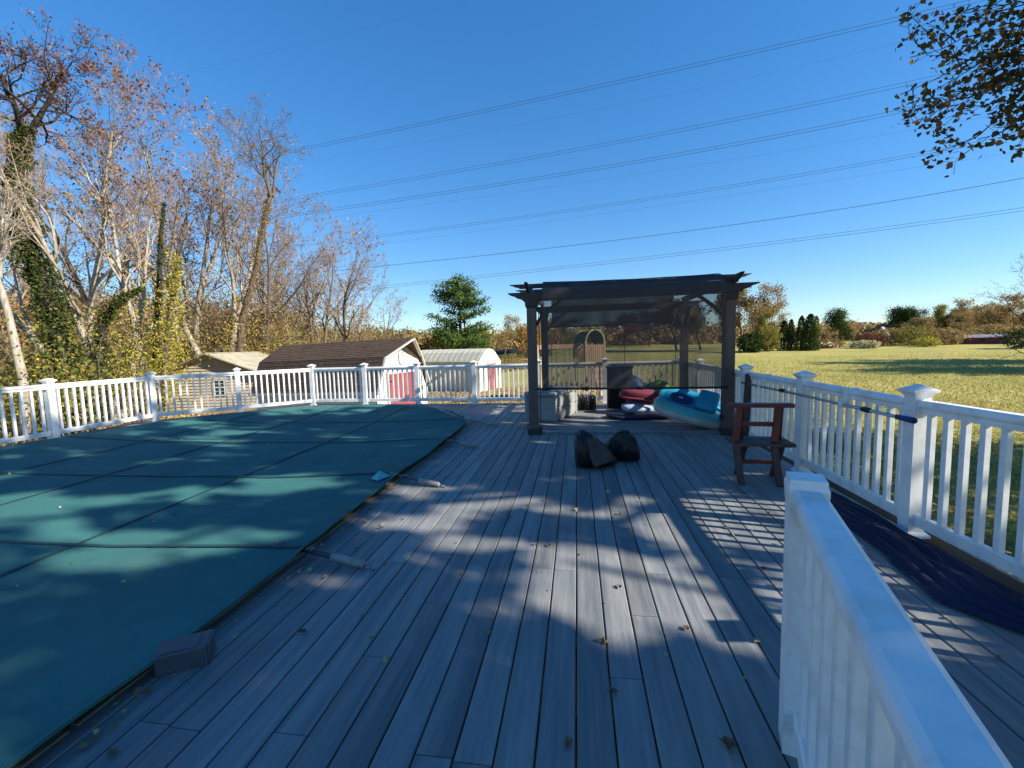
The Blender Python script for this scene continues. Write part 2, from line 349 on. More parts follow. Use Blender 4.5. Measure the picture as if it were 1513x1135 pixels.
# joint rows seen in the photograph
def outlineY(x):      # far edge of the deck
    if x > -7.05: return 10.66
    if x > -9.42: return 10.66+(x+7.05)*1.02
    return 8.2
X0 = -2.262
cols = int((2.50-X0)/PITCHB)+1
for i in range(cols):
    x = X0+i*PITCHB
    top = 7.0 if -.77 < x < 2.33 else 10.66
    seq = [1.38, 1.81, 2.26, 2.70, 1.36, 1.35, 2.70, 2.69][i % 8] if x < 1 else random.choice([1.9, 2.7, 4.0, 4.62])
    ys = [-1.2]
    a = seq
    if a-3.6 > -1.1: ys.append(a-3.6)
    while a < top-.3:
        ys.append(a); a += random.choice([3.6, 3.05, 4.27, 4.9])
    ys.append(top)
    if x > 2.33: ys = [y for y in ys]
    for a, b in zip(ys[:-1], ys[1:]): put_board(x, a, b)
# beyond and left of the pool
k = 1
while X0-k*PITCHB > -9.5:
    x = X0-k*PITCHB; k += 1
    lo = 8.6 if x < -3.6 else 7.2
    if x < -7.2: lo = 7.6
    if x < -8.0: lo = 2.0
    hi = outlineY(x)
    if lo < 5 and hi > 5: put_board(x, lo, 5.4); put_board(x, 5.4, hi)
    else: put_board(x, lo, hi)
# pergola platform: boards laid across, 3 cm up
plat = deck
yy = 7.0+WB/2+.004
while yy < 10.6:
    put_board(yy, -.745, 2.46 if yy > 7.2 else 2.40, .028, 'x')
    yy += PITCHB
MB().box((.82, 7.0-.011, .004), (3.13, .02, .046)).build('platform_edge', 'board', deck, bevel=.003)
m = MB()
for y in np.arange(-.8, 10.6, .4): m.box((.12 if y < 8 else -2.3, y, -.10), (4.7 if y < 8 else 9.4, .04, .14))
for x in (-9.1, -8.5): m.box((x, 5, -.10), (.04, 6, .14))
o = m.build('joist', 'frame', deck); o['kind'] = 'stuff'
# fascia boards round the edge
for a, b in [((-9.46, 1.9), (-9.46, 8.2)), ((-9.46, 8.2), (-7.02, 10.69)), ((-7.02, 10.69), (2.52, 10.69)), ((2.56, 10.69), (2.56, -1.2))]:
    MB().beam((*a, -.13), (*b, -.13), .025, .26).build('fascia_board', 'board', deck)
# stained coping strip by the cover
for y in (-1, 1.3, 3.7, 6.0):
    MB().box((-1.985-.08, y+1.14 if y < 6 else 7.0, .004), (.17, 2.27 if y < 6 else 2.0, .012)).build('coping_strip', 'coping', deck)
MB().box((-2.36, 3.3, -.5), (.02, 9.2, .98)).build('pool_wall', 'coping', deck)

# ------------------------------------------------------------------ pool cover
rng = np.random.default_rng(3)
cov = empty('pool_cover'); tag(cov, 'large blue-green mesh safety cover stretched over the swimming pool', 'pool cover')
OUT = [(-1.90, -1.2), (-1.90, 1.6), (-1.88, 2.5), (-1.93, 3.4), (-1.95, 4.4), (-1.93, 5.4), (-1.94, 6.4), (-2.0, 7.55), (-2.55, 8.35), (-3.15, 9.12), (-3.75, 9.60), (-4.9, 9.98), (-6.0, 9.75), (-6.95, 9.35), (-7.9, 8.45), (-8.45, 7.3), (-8.7, 6.2), (-8.85, 5.2), (-8.9, 2.5), (-8.9, -1.2)]
def inside(x, y):
    c = False; n = len(OUT)
    for i in range(n):
        x1, y1 = OUT[i]; x2, y2 = OUT[(i+1) % n]
        if (y1 > y) != (y2 > y) and x < (x2-x1)*(y-y1)/(y2-y1)+x1: c = not c
    return c
def dist_edge(x, y):
    b = 9
    n = len(OUT)
    for i in range(n-1):
        x1, y1 = OUT[i]; x2, y2 = OUT[i+1]; dx, dy = x2-x1, y2-y1
        t = max(0, min(1, ((x-x1)*dx+(y-y1)*dy)/(dx*dx+dy*dy))); b = min(b, math.hypot(x-x1-t*dx, y-y1-t*dy))
    return b
SEAMX = [.85, 2.62, 4.30, 6.06, 7.79]; SEAMY = [-3.75, -5.55, -7.0]
def coverz(x, y):
    d = dist_edge(x, y)
    z = .105-.075*min(1, d/1.6)
    near = min(abs(y-s) for s in SEAMX)
    rt = max(0, 1-(-1.9-x)/1.7) if x < -1.9 else 1
    z += rt*(.014*math.exp(-(near/.12)**2)-.012*math.exp(-((near-.8)/.35)**2))
    z += rt*.010*mnoise.noise((x*2.0+y*1.2, y*7.5, 2))+.010*mnoise.noise((x*1.1, y*1.4, 4))+.004*mnoise.noise((x*3, y*5, 8))
    return z
n = len(OUT); CX, CY = -5.4, 4.4
# rings from the outline inward, plus interior grid by radial blend
per = []
for i in range(n):
    (x1, y1), (x2, y2) = OUT[i], OUT[(i+1) % n]; L = math.hypot(x2-x1, y2-y1); kk = max(1, int(L/.11))
    for j in range(kk): per.append((x1+(x2-x1)*j/kk, y1+(y2-y1)*j/kk))
ts = [0, .006, .02, .04, .065, .095, .13, .17, .215, .265, .32, .38, .45, .53, .62, .72, .83, .93]
V = []; N = len(per)
for t in ts:
    for (x, y) in per:
        a, b = x+(CX-x)*t, y+(CY-y)*t
        V.append((a, b, coverz(a, b)-(.0 if t else .012)))
V.append((CX, CY, coverz(CX, CY)))
F = [(j*N+i, j*N+(i+1) % N, (j+1)*N+(i+1) % N, (j+1)*N+i) for j in range(len(ts)-1) for i in range(N)]
F += [((len(ts)-1)*N+i, (len(ts)-1)*N+(i+1) % N, len(V)-1) for i in range(N)]
me = bpy.data.meshes.new('cover_sheet'); me.from_pydata(V, [], F); me.materials.append(MT['cover']); me.shade_smooth()
sheet = bpy.data.objects.new('cover_sheet', me); C.objects.link(sheet); sheet.parent = cov
sm = sheet.modifiers.new('s', 'SOLIDIFY'); sm.thickness = .004; sm.offset = -1
def ribbon(pts, wd, name, m, parent, th=.003):
    b = MB(); P = [Vector(p) for p in pts]; vs = []
    for i, p in enumerate(P):
        d = (P[min(i+1, len(P)-1)]-P[max(0, i-1)]).normalized(); s = Vector((d.y, -d.x, 0)).normalized()*wd/2
        vs += [p-s, p+s, p+s+Vector((0, 0, -th)), p-s+Vector((0, 0, -th))]
    fs = [(4*i+k, 4*i+(k+1) % 4, 4*i+4+(k+1) % 4, 4*i+4+k) for i in range(len(P)-1) for k in range(4)]
    b.add(vs, fs); return b.build(name, m, parent)
def seamline(f, a, b, nm):
    pts = []
    for t in np.linspace(0, 1, 60):
        x, y = f(a+(b-a)*t)
        if inside(x, y): pts.append((x, y, coverz(x, y)+.010))
    if len(pts) > 2: ribbon(pts, .034, nm, 'strap', cov)
for s in SEAMX: seamline(lambda t, s=s: (t, s+.02*math.sin(t*1.3)), -8.85, -1.905, 'seam_strap')
for s in SEAMY: seamline(lambda t, s=s: (s-.02*t, t), -1.1, 10.0, 'seam_strap')
# edge binding
pts = [(x*1+(CX-x)*.003, y+(CY-y)*.003, coverz(x, y)+.002) for x, y in per if y > -1.1]
ribbon(pts, .022, 'edge_binding', 'cover', cov)
def anchor(a, b):
    a = Vector((*a, 0)); b = Vector((*b, 0)); d = (b-a).normalized(); L = (b-a).length; up = Vector((0, 0, 1))
    a3 = a+up*.105-d*.1; z = .045
    st = MB().beam(a3, a+d*L*.5+up*.06, .05, .008).build('anchor_strap', 'black', cov)
    q = a+d*L*.22+up*.092
    for dx in (0, .035): MB().beam(q+d*dx-d.cross(up)*.026, q+d*dx+d.cross(up)*.026, .008, .014).build('buckle', 'steel', st)
    s0 = a+d*L*.5+up*.058; s1 = a+d*(L-.06)+up*.028
    MB().tube([s0, s0+(s1-s0)*.05, s0+(s1-s0)*.95, s1], [.013, .026, .026, .016], 12).build('spring_sleeve', 'spring', cov, True)
    r = [b-d*.03+up*.022+(d*math.cos(t)+d.cross(up)*math.sin(t))*.020 for t in np.linspace(0, 2*PI, 13)]
    MB().tube(r, .0045, 6).build('anchor_ring', 'steel', cov, True)
    MB().frust([(0, .014), (.014, .012)], b.x, b.y, 8).build('deck_anchor', 'steel', cov, True)
for a, b in [((-2.0, 2.65), (-1.36, 2.57)), ((-2.0, 4.35), (-1.38, 4.22)), ((-2.0, 6.06), (-1.42, 5.95)), ((-2.05, 7.75), (-1.43, 7.62)), ((-2.75, 8.85), (-2.28, 8.48)), ((-3.8, 9.85), (-3.2, 9.62)), ((-2.0, .9), (-1.36, .85))]:
    anchor(a, b)
MB().add([(-1.96-.18, 4.12, .115), (-2.03, 4.05, .118), (-1.97, 4.22, .12), (-2.10, 4.26, .125), (-2.06, 4.16, .19)], [(0, 1, 4), (1, 2, 4), (2, 3, 4), (3, 0, 4), (3, 2, 1, 0)]).build('repair_patch', 'tealvinyl', cov)

# skimmer housing by the cover edge
bx = empty('skimmer_box', (-1.745, 1.665, 0), math.radians(33)); tag(bx, 'low grey lidded box poking out from under the pool cover edge', 'box')
# local -x runs back under the cover, the end trim faces +x
MB().box((-.10, .065, .042), (.19, .125, .082)).build('housing', 'boxgrey', bx, bevel=.004)
MB().box((-.096, .065, .089), (.205, .14, .012)).build('lid', 'boxgrey', bx, bevel=.003)
MB().box((-.105, .065, .097), (.15, .10, .004)).build('lid_panel', 'boxgrey', bx, bevel=.002)
MB().box((.001, .065, .050), (.014, .132, .098)).build('end_trim', 'boxgrey', bx, bevel=.002)
MB().box((.013, .065, .050), (.010, .118, .094)).build('end_trim', 'boxgrey', bx, bevel=.002)

# ------------------------------------------------------------------ railings
PH = 1.02
m_post = MB().frust([(0, .0525), (PH, .0525)]).mesh('post', 'vinyl')
m_cap = MB().frust([(PH, .056), (PH+.012, .060), (PH+.030, .074), (PH+.034, .082), (PH+.048, .082), (PH+.052, .074), (PH+.088, .004)]).mesh('post_cap', 'vinyl')
m_capflat = MB().frust([(PH-.10, .0535), (PH-.045, .0575), (PH-.03, .0575), (PH-.02, .054)]).mesh('post_cap', 'vinyl')
m_trim = MB().frust([(0.001, .078), (.018, .078), (.034, .062), (.036, .055)]).mesh('base_trim', 'vinyl')
BAL0, BAL1 = .168, .915
hb = .019; ch = .003
m_bal = MB().add([(x, y, z) for z in (BAL0, BAL1) for x, y in ((-hb+ch, -hb), (hb-ch, -hb), (hb, -hb+ch), (hb, hb-ch), (hb-ch, hb), (-hb+ch, hb), (-hb, hb-ch), (-hb, -hb+ch))], [(i, (i+1) % 8, 8+(i+1) % 8, 8+i) for i in range(8)]).mesh('baluster', 'vinyl')
TOPP = [(-.028, 0), (.028, 0), (.028, .034), (.036, .040), (.045, .050), (.045, .066), (.040, .082), (.028, .090), (-.028, .090), (-.040, .082), (-.045, .066), (-.045, .050), (-.036, .040), (-.028, .034)]
BOTP = [(-.024, 0), (.024, 0), (.024, .072), (.016, .080), (-.016, .080), (-.024, .072)]
def railing(label, pts, posts, name='deck_railing', flat=False, zt=.908):
    root = empty(name, (*pts[0], 0)); tag(root, label, 'railing'); o0 = Vector((*pts[0], 0))
    for i, (p, f) in enumerate(zip(pts, posts)):
        if not f: continue
        q = Vector((*p, 0))-o0
        if i < len(pts)-1: dd = (pts[i+1][0]-p[0], pts[i+1][1]-p[1])
        else: dd = (p[0]-pts[i-1][0], p[1]-pts[i-1][1])
        if 0 < i < len(pts)-1:
            e = (p[0]-pts[i-1][0], p[1]-pts[i-1][1]); l1 = math.hypot(*e); l2 = math.hypot(*dd); dd = (dd[0]/l2+e[0]/l1, dd[1]/l2+e[1]/l1)
        a = math.atan2(dd[1], dd[0])
        po = inst('post', m_post, root, q, a)
        if flat: po.scale = (1, 1, (PH-.03)/PH)
        c = inst('post_cap', m_capflat if flat else m_cap, po)
        if not flat: inst('base_trim', m_trim, po)
    for i in range(len(pts)-1):
        a = Vector((*pts[i], 0))-o0; b = Vector((*pts[i+1], 0))-o0; d = (b-a); L = d.length; d.normalize()
        g0 = .0545 if posts[i] else 0; g1 = .0545 if posts[i+1] else 0
        up = Vector((0, 0, 1))
        MB().extr([(u*(1.12 if flat else 1), v) for u, v in TOPP], a+d*g0+up*zt, b-d*g1+up*zt).build('top_rail', 'vinyl', root)
        MB().extr(BOTP, a+d*g0+up*.09, b-d*g1+up*.09).build('bottom_rail', 'vinyl', root)
        for g, s, gp in ((g0, 1, a), (g1, -1, b)):
            if g:
                br = MB().box((0, 0, 0), (.012, .102, .05)); 
                for z in (zt+.02, .125):
                    e = br.build('rail_bracket', 'vinyl', root, loc=gp+d*s*(g+.006)+up*z); e.rotation_euler = (0, 0, math.atan2(d.y, d.x))
        nb = max(1, round(L/.1265)-1)
        for k in range(nb):
            q = a+d*(L*(k+1)/(nb+1))
            inst('baluster', m_bal, root, q, math.atan2(d.y, d.x), (1, 1, 1) if zt > .9 else (1, 1, .985))
    return root
left = [(-9.3, 2.4), (-9.27, 4.34), (-9.22, 6.28), (-9.29, 8.2), (-8.13, 9.31), (-6.98, 10.55)]
railing('white vinyl railing running along the left side of the pool by the woods', left[:-1]+[(-7.02, 10.5)], [1, 1, 1, 1, 1, 0])
railing('white vinyl railing across the back edge of the deck in front of the sheds', [(-6.98, 10.55), (-5.49, 10.55), (-4.06, 10.55), (-2.56, 10.55), (-.95, 10.55), (.66, 10.55), (2.34, 10.55)], [1, 1, 1, 1, 1, 1, 0])
railing('white vinyl railing along the right side of the deck beside the lawn', [(2.40, 10.55), (2.40, 9.0), (2.40, 7.6), (2.37, 6.55), (2.40, 5.0), (2.40, 3.45), (2.50, 1.85), (2.75, .3)], [1, 1, 0, 1, 1, 1, 1, 1])
nr = railing('short white railing in the right foreground with a flat topped end post', [(.762, 1.555), (.415, .42), (.07, -.68)], [1, 0, 1], flat=True, zt=.868)

# ------------------------------------------------------------------ pergola
pg = empty('pergola', (0, 0, 0)); tag(pg, 'dark bronze pergola at the end of the deck with shade screens hung on it', 'pergola')
PXL, PXR, PYF, PYB = -.71, 2.27, 6.97, 9.72
for (x, y) in ((PXL, PYF), (PXR, PYF), (PXL, PYB), (PXR, PYB)):
    p = MB().frust([(0, .074), (2.10, .074)], x, y).build('post', 'bronze', pg, bevel=.006)
    MB().frust([(0.001, .098), (.085, .098), (.10, .080)], x, y).build('post_base', 'darkbeam', p)
    MB().frust([(2.04, .078), (2.07, .092), (2.15, .10), (2.155, .08)], x, y).build('post_collar', 'darkbeam', p)
def tailbeam(a, b, z0, z1, th, name, tail=.30, parent=pg):
    "beam with shaped tails, along x or y"
    a = Vector(a); b = Vector(b); d = (b-a).normalized(); L = (b-a).length; h = z1-z0
    pr = [(0, h), (.02, h*.82), (tail*.35, h*.62), (tail*.42, h*.45), (tail*.75, h*.22), (tail*.8, .0)]
    pr2 = pr+[(L-u, v) for u, v in reversed(pr)]
    s = d.cross(Vector((0, 0, 1)))*(th/2); n = len(pr2)
    vs = [a+d*u+Vector((0, 0, z0+v))+s*k for k in (-1, 1) for u, v in pr2]
    fs = [tuple(range(n)), tuple(range(2*n-1, n-1, -1))]+[(i, n+i, n+(i+1) % n, (i+1) % n) for i in range(n)]
    return MB().add(vs, fs).build(name, 'darkbeam', parent)
for y in (PYF-.07, PYF+.07): tailbeam((-1.08, y, 0), (2.66, y, 0), 2.155, 2.285, .045, 'header')
for y in (PYB-.07, PYB+.07): tailbeam((-1.08, y, 0), (2.66, y, 0), 2.155, 2.285, .045, 'header')
for x in (PXL-.04, PXR+.04): tailbeam((x, PYF-.42, 0), (x, PYB+.42, 0), 2.288, 2.40, .045, 'side_beam')
for y in (7.35, 8.10, 8.85, 9.5): tailbeam((-1.12, y, 0), (2.72, y, 0), 2.40, 2.475, .04, 'rafter', .22)
def brace(x, y, sx, sy):
    pts = []
    for t in np.linspace(0, 1, 7):
        u = .075+.40*math.sin(t*PI/2)*1.0*(t if False else 1); u = .07+.42*t**1.25; v = 1.76+.40*t**.85
        pts.append((x+sx*u, y+sy*u, v))
    MB_ = MB()
    for p, q in zip(pts[:-1], pts[1:]): MB_.beam(p, q, .045, .06, (0, 1, 0) if sx else (1, 0, 0))
    MB_.build('knee_brace', 'darkbeam', pg)
for x, sx in ((PXL, 1), (PXR, -1)):
    for y, sy in ((PYF, 1), (PYB, -1)):
        brace(x, y, sx, 0); brace(x, y, 0, sy)
# shade cloth: roof panel, front drop, back drop
sx0, sx1 = -.53, 2.17
def cloth(pts_yz, x0, x1, name, m, nx=24, wob=.012, parent=pg, skew=0):
    vs = []; ny = len(pts_yz)
    for j, (y, z) in enumerate(pts_yz):
        for i in range(nx+1):
            t = i/nx; x = x0+(x1-x0)*t+skew*(j/(ny-1))
            vs.append((x, y+wob*mnoise.noise((x*1.7, z*2, y)), z-.02*math.sin(PI*t)*(1 if z > 2.2 else 0)+wob*.5*mnoise.noise((x*2, y*2, 7))))
    fs = [(j*(nx+1)+i, j*(nx+1)+i+1, (j+1)*(nx+1)+i+1, (j+1)*(nx+1)+i) for j in range(ny-1) for i in range(nx)]
    return MB().add(vs, fs).build(name, m, parent, smooth=True)
yz = [(7.30, 2.49), (7.15, 2.475), (6.98, 2.43), (6.86, 2.37), (6.80, 2.30), (6.785, 2.24), (6.78, 2.17)]
cloth(yz, sx0, sx1, 'canopy_front', 'canopy')
yz = [(7.30, 2.49)]
for a, b in ((7.3, 8.1), (8.1, 8.85), (8.85, 9.5)):
    for t in (.25, .5, .75, 1): yz.append((a+(b-a)*t, 2.49-.07*math.sin(PI*t)))
cloth(yz, sx0, sx1, 'canopy_roof', 'canopy')
cloth([(9.5, 2.49), (9.8, 2.40), (9.86, 2.30), (9.86, 2.1), (9.86, 1.84)], sx0-.02, sx1-.1, 'back_screen', 'canopy')
fr = cloth([(6.78, 2.17)]+[(6.79+.03*math.sin(t*3), 2.17-t*1.42) for t in np.linspace(.08, 1, 12)], sx0, sx1, 'front_screen', 'screen')
MB().tube([(-.64, 6.80, .755), (2.20, 6.80, .745)], .017, 8).build('screen_bar', 'black', pg, True)
for x in (-.5, .12, .95, 2.17): MB().tube([(x-.05, 6.80, .752), (x+.05, 6.80, .752)], .025, 8).build('bar_clip', 'black', pg, True)
MB().tube([(-.58, 9.86, 1.84), (2.08, 9.86, 1.835)], .016, 8).build('screen_bar', 'black', pg, True)
for x, y, z1 in ((-.595, 6.90, .02), (2.15, 6.90, .22), (-.56, 9.6, 1.2), (2.06, 9.6, .5)):
    MB().tube([(x, y, 2.1), (x+.01, y, 1.2), (x, y, z1)], .007, 6).build('pull_cord', 'black', pg)
for x, z in ((2.165, .28), (-.60, .08)): MB().box((x, 6.90, z), (.06, .05, .07)).build('cord_cleat', 'black', pg, bevel=.008)
MB().tube([(.72, 6.81, 2.15), (.72, 6.81, .76)], .004, 5).build('pull_cord', 'black', pg)

# ------------------------------------------------------------------ things under the pergola
def local(root, fn): return fn(root)
PZ = .03
sb = empty('storage_box', (-.40, 7.88, PZ), math.atan2(-.33, .944)); tag(sb, 'pale grey resin storage box with hinged lid behind the left pergola post', 'storage box')
W_, L_, H_ = .62, 1.15, .50          # x to the left (negative), y away
MB().box((-W_/2, L_/2, .23), (W_-.03, L_-.03, .46)).build('body', 'resin', sb, bevel=.01)
for x0, y0, sx, sy in ((-W_/2, .008, W_-.10, .016), (-.008, L_/2, .016, L_-.10)):
    for z in (.13, .34): MB().box((x0, y0, z), (sx, sy, .18)).build('side_panel', 'resin', sb, bevel=.006)
for p in ((-.02, .02), (-W_+.02, .02), (-.02, L_-.02), (-W_+.02, L_-.02)): MB().box((*p, .235), (.06, .06, .47)).build('corner_post', 'resin', sb, bevel=.008)
MB().frust([(0, 1), (1, 1)]).v
ld = MB().box((-W_/2, L_/2, .505), (W_+.04, L_+.04, .07)).build('lid', 'resin', sb, bevel=.018)
MB().box((-W_/2, L_/2, .546), (W_-.12, L_-.12, .012)).build('lid_panel', 'resin', ld, bevel=.005)
# crate
cr = empty('crate', (.20, 9.42, PZ), .12); tag(cr, 'small black plastic crate full of bottles beside the tall black cabinet', 'crate')
b = MB()
for z in (.01, .09, .17, .25, .29):
    for s in (-1, 1): b.box((0, s*.16, z), (.34, .012, .014)); b.box((s*.165, 0, z), (.012, .32, .014))
for i in np.linspace(-.16, .16, 8):
    for s in (-1, 1): b.box((i, s*.16, .15), (.012, .010, .30)); b.box((s*.165, i, .15), (.010, .012, .30))
b.box((0, 0, .006), (.33, .31, .01)).build('basket', 'black', cr)
for i, (x, y, h, mm) in enumerate(((-.1, -.08, .30, 'black'), (0, .02, .33, 'cream'), (.1, -.05, .29, 'blackmatte'), (.08, .09, .34, 'bluefab'), (-.08, .08, .31, 'blackmatte'))):
    t = inst('bottle', MB().frust([(0, .04), (h*.7, .04), (h*.82, .018), (h, .016)], 0, 0, 10).mesh('bottle', mm, True)); t.location = cr.matrix_basis@Vector((x, y, .015))+Vector((.2, 9.42, PZ))*0
    t.location = (.20+x, 9.42+y, PZ+.015)
    tag(t, ['matte black bottle at the front left in the black crate', 'cream coloured bottle in the middle of the black crate', 'short black bottle at the front right in the black crate', 'tall blue bottle at the back right in the black crate', 'black bottle at the back left in the black crate'][i], 'bottle', 'bottles in the crate')
# tall black cabinet
cb = empty('cabinet', (.92, 9.62, PZ)); tag(cb, 'tall black box cabinet standing against the back railing under the pergola', 'cabinet')
MB().box((0, .14, .43), (.52, .40, .86)).build('body', 'blackmatte', cb, bevel=.012)
MB().box((0, .14, .885), (.56, .44, .05)).build('top', 'blackmatte', cb, bevel=.012)
MB().box((0, -.066, .42), (.46, .012, .76)).build('door', 'blackmatte', cb, bevel=.004)
MB().frust([(0, .05), (.03, .045), (.05, .02)], -.1, .1, 10).build('knob', 'black', cb, loc=(0, 0, .91))
# maroon sled float
def ellips(c, r, name, m, parent, rz=0, rx=0, ry=0, n=20, pw=2.0, fn=None, smooth=True):
    vs = []; fs = []; nv = n//2
    R = Matrix.Rotation(rz, 3, 'Z')@Matrix.Rotation(ry, 3, 'Y')@Matrix.Rotation(rx, 3, 'X')
    for j in range(nv+1):
        th = PI*j/nv
        for i in range(n):
            ph = 2*PI*i/n
            q = Vector((math.sin(th)*math.cos(ph), math.sin(th)*math.sin(ph), math.cos(th)))
            q = Vector([math.copysign(abs(k)**(2/pw), k) for k in q])
            q = Vector((q.x*r[0], q.y*r[1], q.z*r[2]))
            if fn: q = fn(q)
            vs.append(R@q+Vector(c))
    for j in range(nv):
        for i in range(n): fs.append((j*n+i, (j+1)*n+i, (j+1)*n+(i+1) % n, j*n+(i+1) % n))
    return MB().add(vs, fs).build(name, m, parent, smooth)
mat_ = empty('rolled_mat', (1.15, 8.35, PZ)); tag(mat_, 'flat black rubber mat lying under the maroon sled', 'mat')
ellips((0, 0, .035), (.62, .30, .035), 'mat_body', 'tarp', mat_, .12, n=24, pw=3, fn=lambda q: Vector((q.x, q.y, q.z+.02*math.sin(q.x*9))))
cu = empty('cushion', (1.20, 8.75, .10)); tag(cu, 'white and blue striped cushion squeezed beneath the maroon sled', 'cushion')
ellips((0, 0, .07), (.34, .22, .07), 'cushion_body', 'striped', cu, .2, .15, n=20, pw=3)
sl_ = empty('sled', (1.36, 8.95, .20)); tag(sl_, 'upturned maroon plastic sled boat lying beside the blue ride-on boat', 'sled')
ellips((0, 0, .17), (.52, .26, .13), 'hull', 'redplastic', sl_, .08, 0, .10, n=28, pw=3.2, fn=lambda q: Vector((q.x, q.y*(1-.25*max(0, -q.x)/.5), q.z)))
ellips((0, 0, .12), (.545, .285, .025), 'rim', 'redplastic', sl_, .08, 0, .10, n=28, pw=3.2)
gf = empty('green_float', (1.75, 9.45, .1)); tag(gf, 'lime green pool float slumped against the back right corner railing', 'pool float')
ellips((0, 0, .27), (.34, .18, .25), 'float_body', 'green', gf, .3, n=20, pw=2.4, fn=lambda q: q*(1+.12*math.sin(q.x*12+q.z*9)))
bf = empty('blue_float', (1.15, 9.5, .1)); tag(bf, 'dark blue folded pool float standing behind the maroon sled', 'pool float')
ellips((.08, 0, .30), (.23, .16, .38), 'float_body', 'bluefab', bf, .2, n=18, pw=1.7, fn=lambda q: q*(1+.12*math.sin(q.x*15+q.z*11)))
ellips((.42, .02, .24), (.26, .12, .26), 'float_fold', 'bluefab', bf, -.2, n=16, pw=1.8, fn=lambda q: q*(1+.1*math.sin(q.x*13+q.y*11)))
# teal inflatable ring boat and blue ride-on boat leaning on it
ib = empty('inflatable_boat', (1.88, 7.50, PZ)); ib.scale = (.86, .86, .86); tag(ib, 'teal and cream inflatable boat under the blue plastic boat', 'inflatable boat')
pts = []; rr = []
for t in np.linspace(0, 2*PI, 41):
    a = .58*math.cos(t); b_ = .30*math.sin(t)
    pts.append((a, b_*(1-.2*(a > 0)*a/.58), .17-.16*a/.58)); rr.append(.125)
Rm = Matrix.Rotation(-.22, 3, 'Z')@Matrix.Rotation(.05, 3, 'X')
MB().tube([Rm@Vector(p)+Vector((0, 0, .10)) for p in pts], rr, 14).build('tube', 'tealvinyl', ib, True)
MB().tube([Rm@Vector((p[0]*1.03, p[1]*1.05, p[2]-.05))+Vector((0, 0, .10)) for p in pts], [r*.93 for r in rr], 14).build('bottom_tube', 'cream', ib, True)
ellips((0, 0, .14), (.5, .24, .03), 'floor', 'cream', ib, -.22, 0, .26, n=20)
rb = empty('ride_on_boat', (1.92, 7.70, .32)); tag(rb, 'bright blue plastic ride-on boat with a square seat back tipped on its side', 'toy boat')
rb.rotation_euler = (math.radians(48), math.radians(18), math.radians(-16)); rb.scale = (.80, .80, .80)
ellips((0, 0, .10), (.66, .27, .12), 'hull', 'blueplastic', rb, n=36, pw=2.5, fn=lambda q: Vector((q.x, q.y*(1-.30*max(0, q.x/.66)**2), q.z)))
ellips((0, 0, .15), (.70, .31, .028), 'gunwale', 'blueplastic', rb, n=36, pw=2.5)
ellips((-.22, 0, .20), (.24, .13, .035), 'cockpit', 'navyhole', rb, n=22, pw=3)
ellips((-.25, 0, .235), (.055, .035, .012), 'cup_holder', 'cream', rb, n=12)
ellips((.27, .0, .30), (.20, .24, .19), 'seat_back', 'blueplastic', rb, 0, 0, -.1, n=26, pw=6)
ellips((.30, -.235, .30), (.035, .012, .03), 'valve', 'navyhole', rb, n=12)
for k in (-1, 1): MB().tube([(.55, .05*k, .14), (.72, .08*k, .10), (.80, .05*k, .05)], .012, 6).build('cord', 'cream', rb, True)

# ------------------------------------------------------------------ black bags on the deck
def bag(name, loc, rz, L, R, label, seed, taper=1.2, sides=7, tilt=.1):
    root = empty(name, loc, rz); tag(root, label, 'bag', None)
    rg = random.Random(seed); ns = 14; n = 28; vs = []
    for j in range(ns+1):
        t = j/ns; r = R*(.80+(taper-.8)*t) * (1.0 if 0 < j < ns else .9)
        cxx = L*(t-.5)
        for i in range(n):
            a = 2*PI*i/n
            k = a*sides/(2*PI); ff = (1/math.cos((k-math.floor(k)-.5)*2*PI/sides)*math.cos(PI/sides))
            rr_ = r*(.92*ff+.08)*(1+.07*mnoise.noise((math.cos(a)*2+seed, math.sin(a)*2, t*3)))+.012*mnoise.noise((a*4, t*9, seed))
            y = rr_*math.cos(a)*1.0; z = rr_*math.sin(a)
            z = max(z, -R*.82+.01*math.sin(i*3+j))
            vs.append((cxx+tilt*z+.02*mnoise.noise((a*2, t*2, seed+5)), y, z+R*.82))
    fs = [(j*n+i, j*n+(i+1) % n, (j+1)*n+(i+1) % n, (j+1)*n+i) for j in range(ns) for i in range(n)]
    fs.append(tuple(range(n)))
    MB().add(vs, fs).build('bag_shell', 'bag', root)
    # inner lining set back in the open end
    ring = [Vector(vs[ns*n+i]) for i in range(n)]; cen = sum(ring, Vector())/n
    v2 = [cen+(p-cen)*.985 for p in ring]+[cen+(p-cen)*.55+Vector((-.10, 0, 0)) for p in ring]+[cen+Vector((-.12, 0, -.02))]
    f2 = [(i, (i+1) % n, n+(i+1) % n, n+i) for i in range(n)]+[(n+i, n+(i+1) % n, 2*n) for i in range(n)]
    MB().add(v2, f2).build('lining', 'bag', root)
    return root
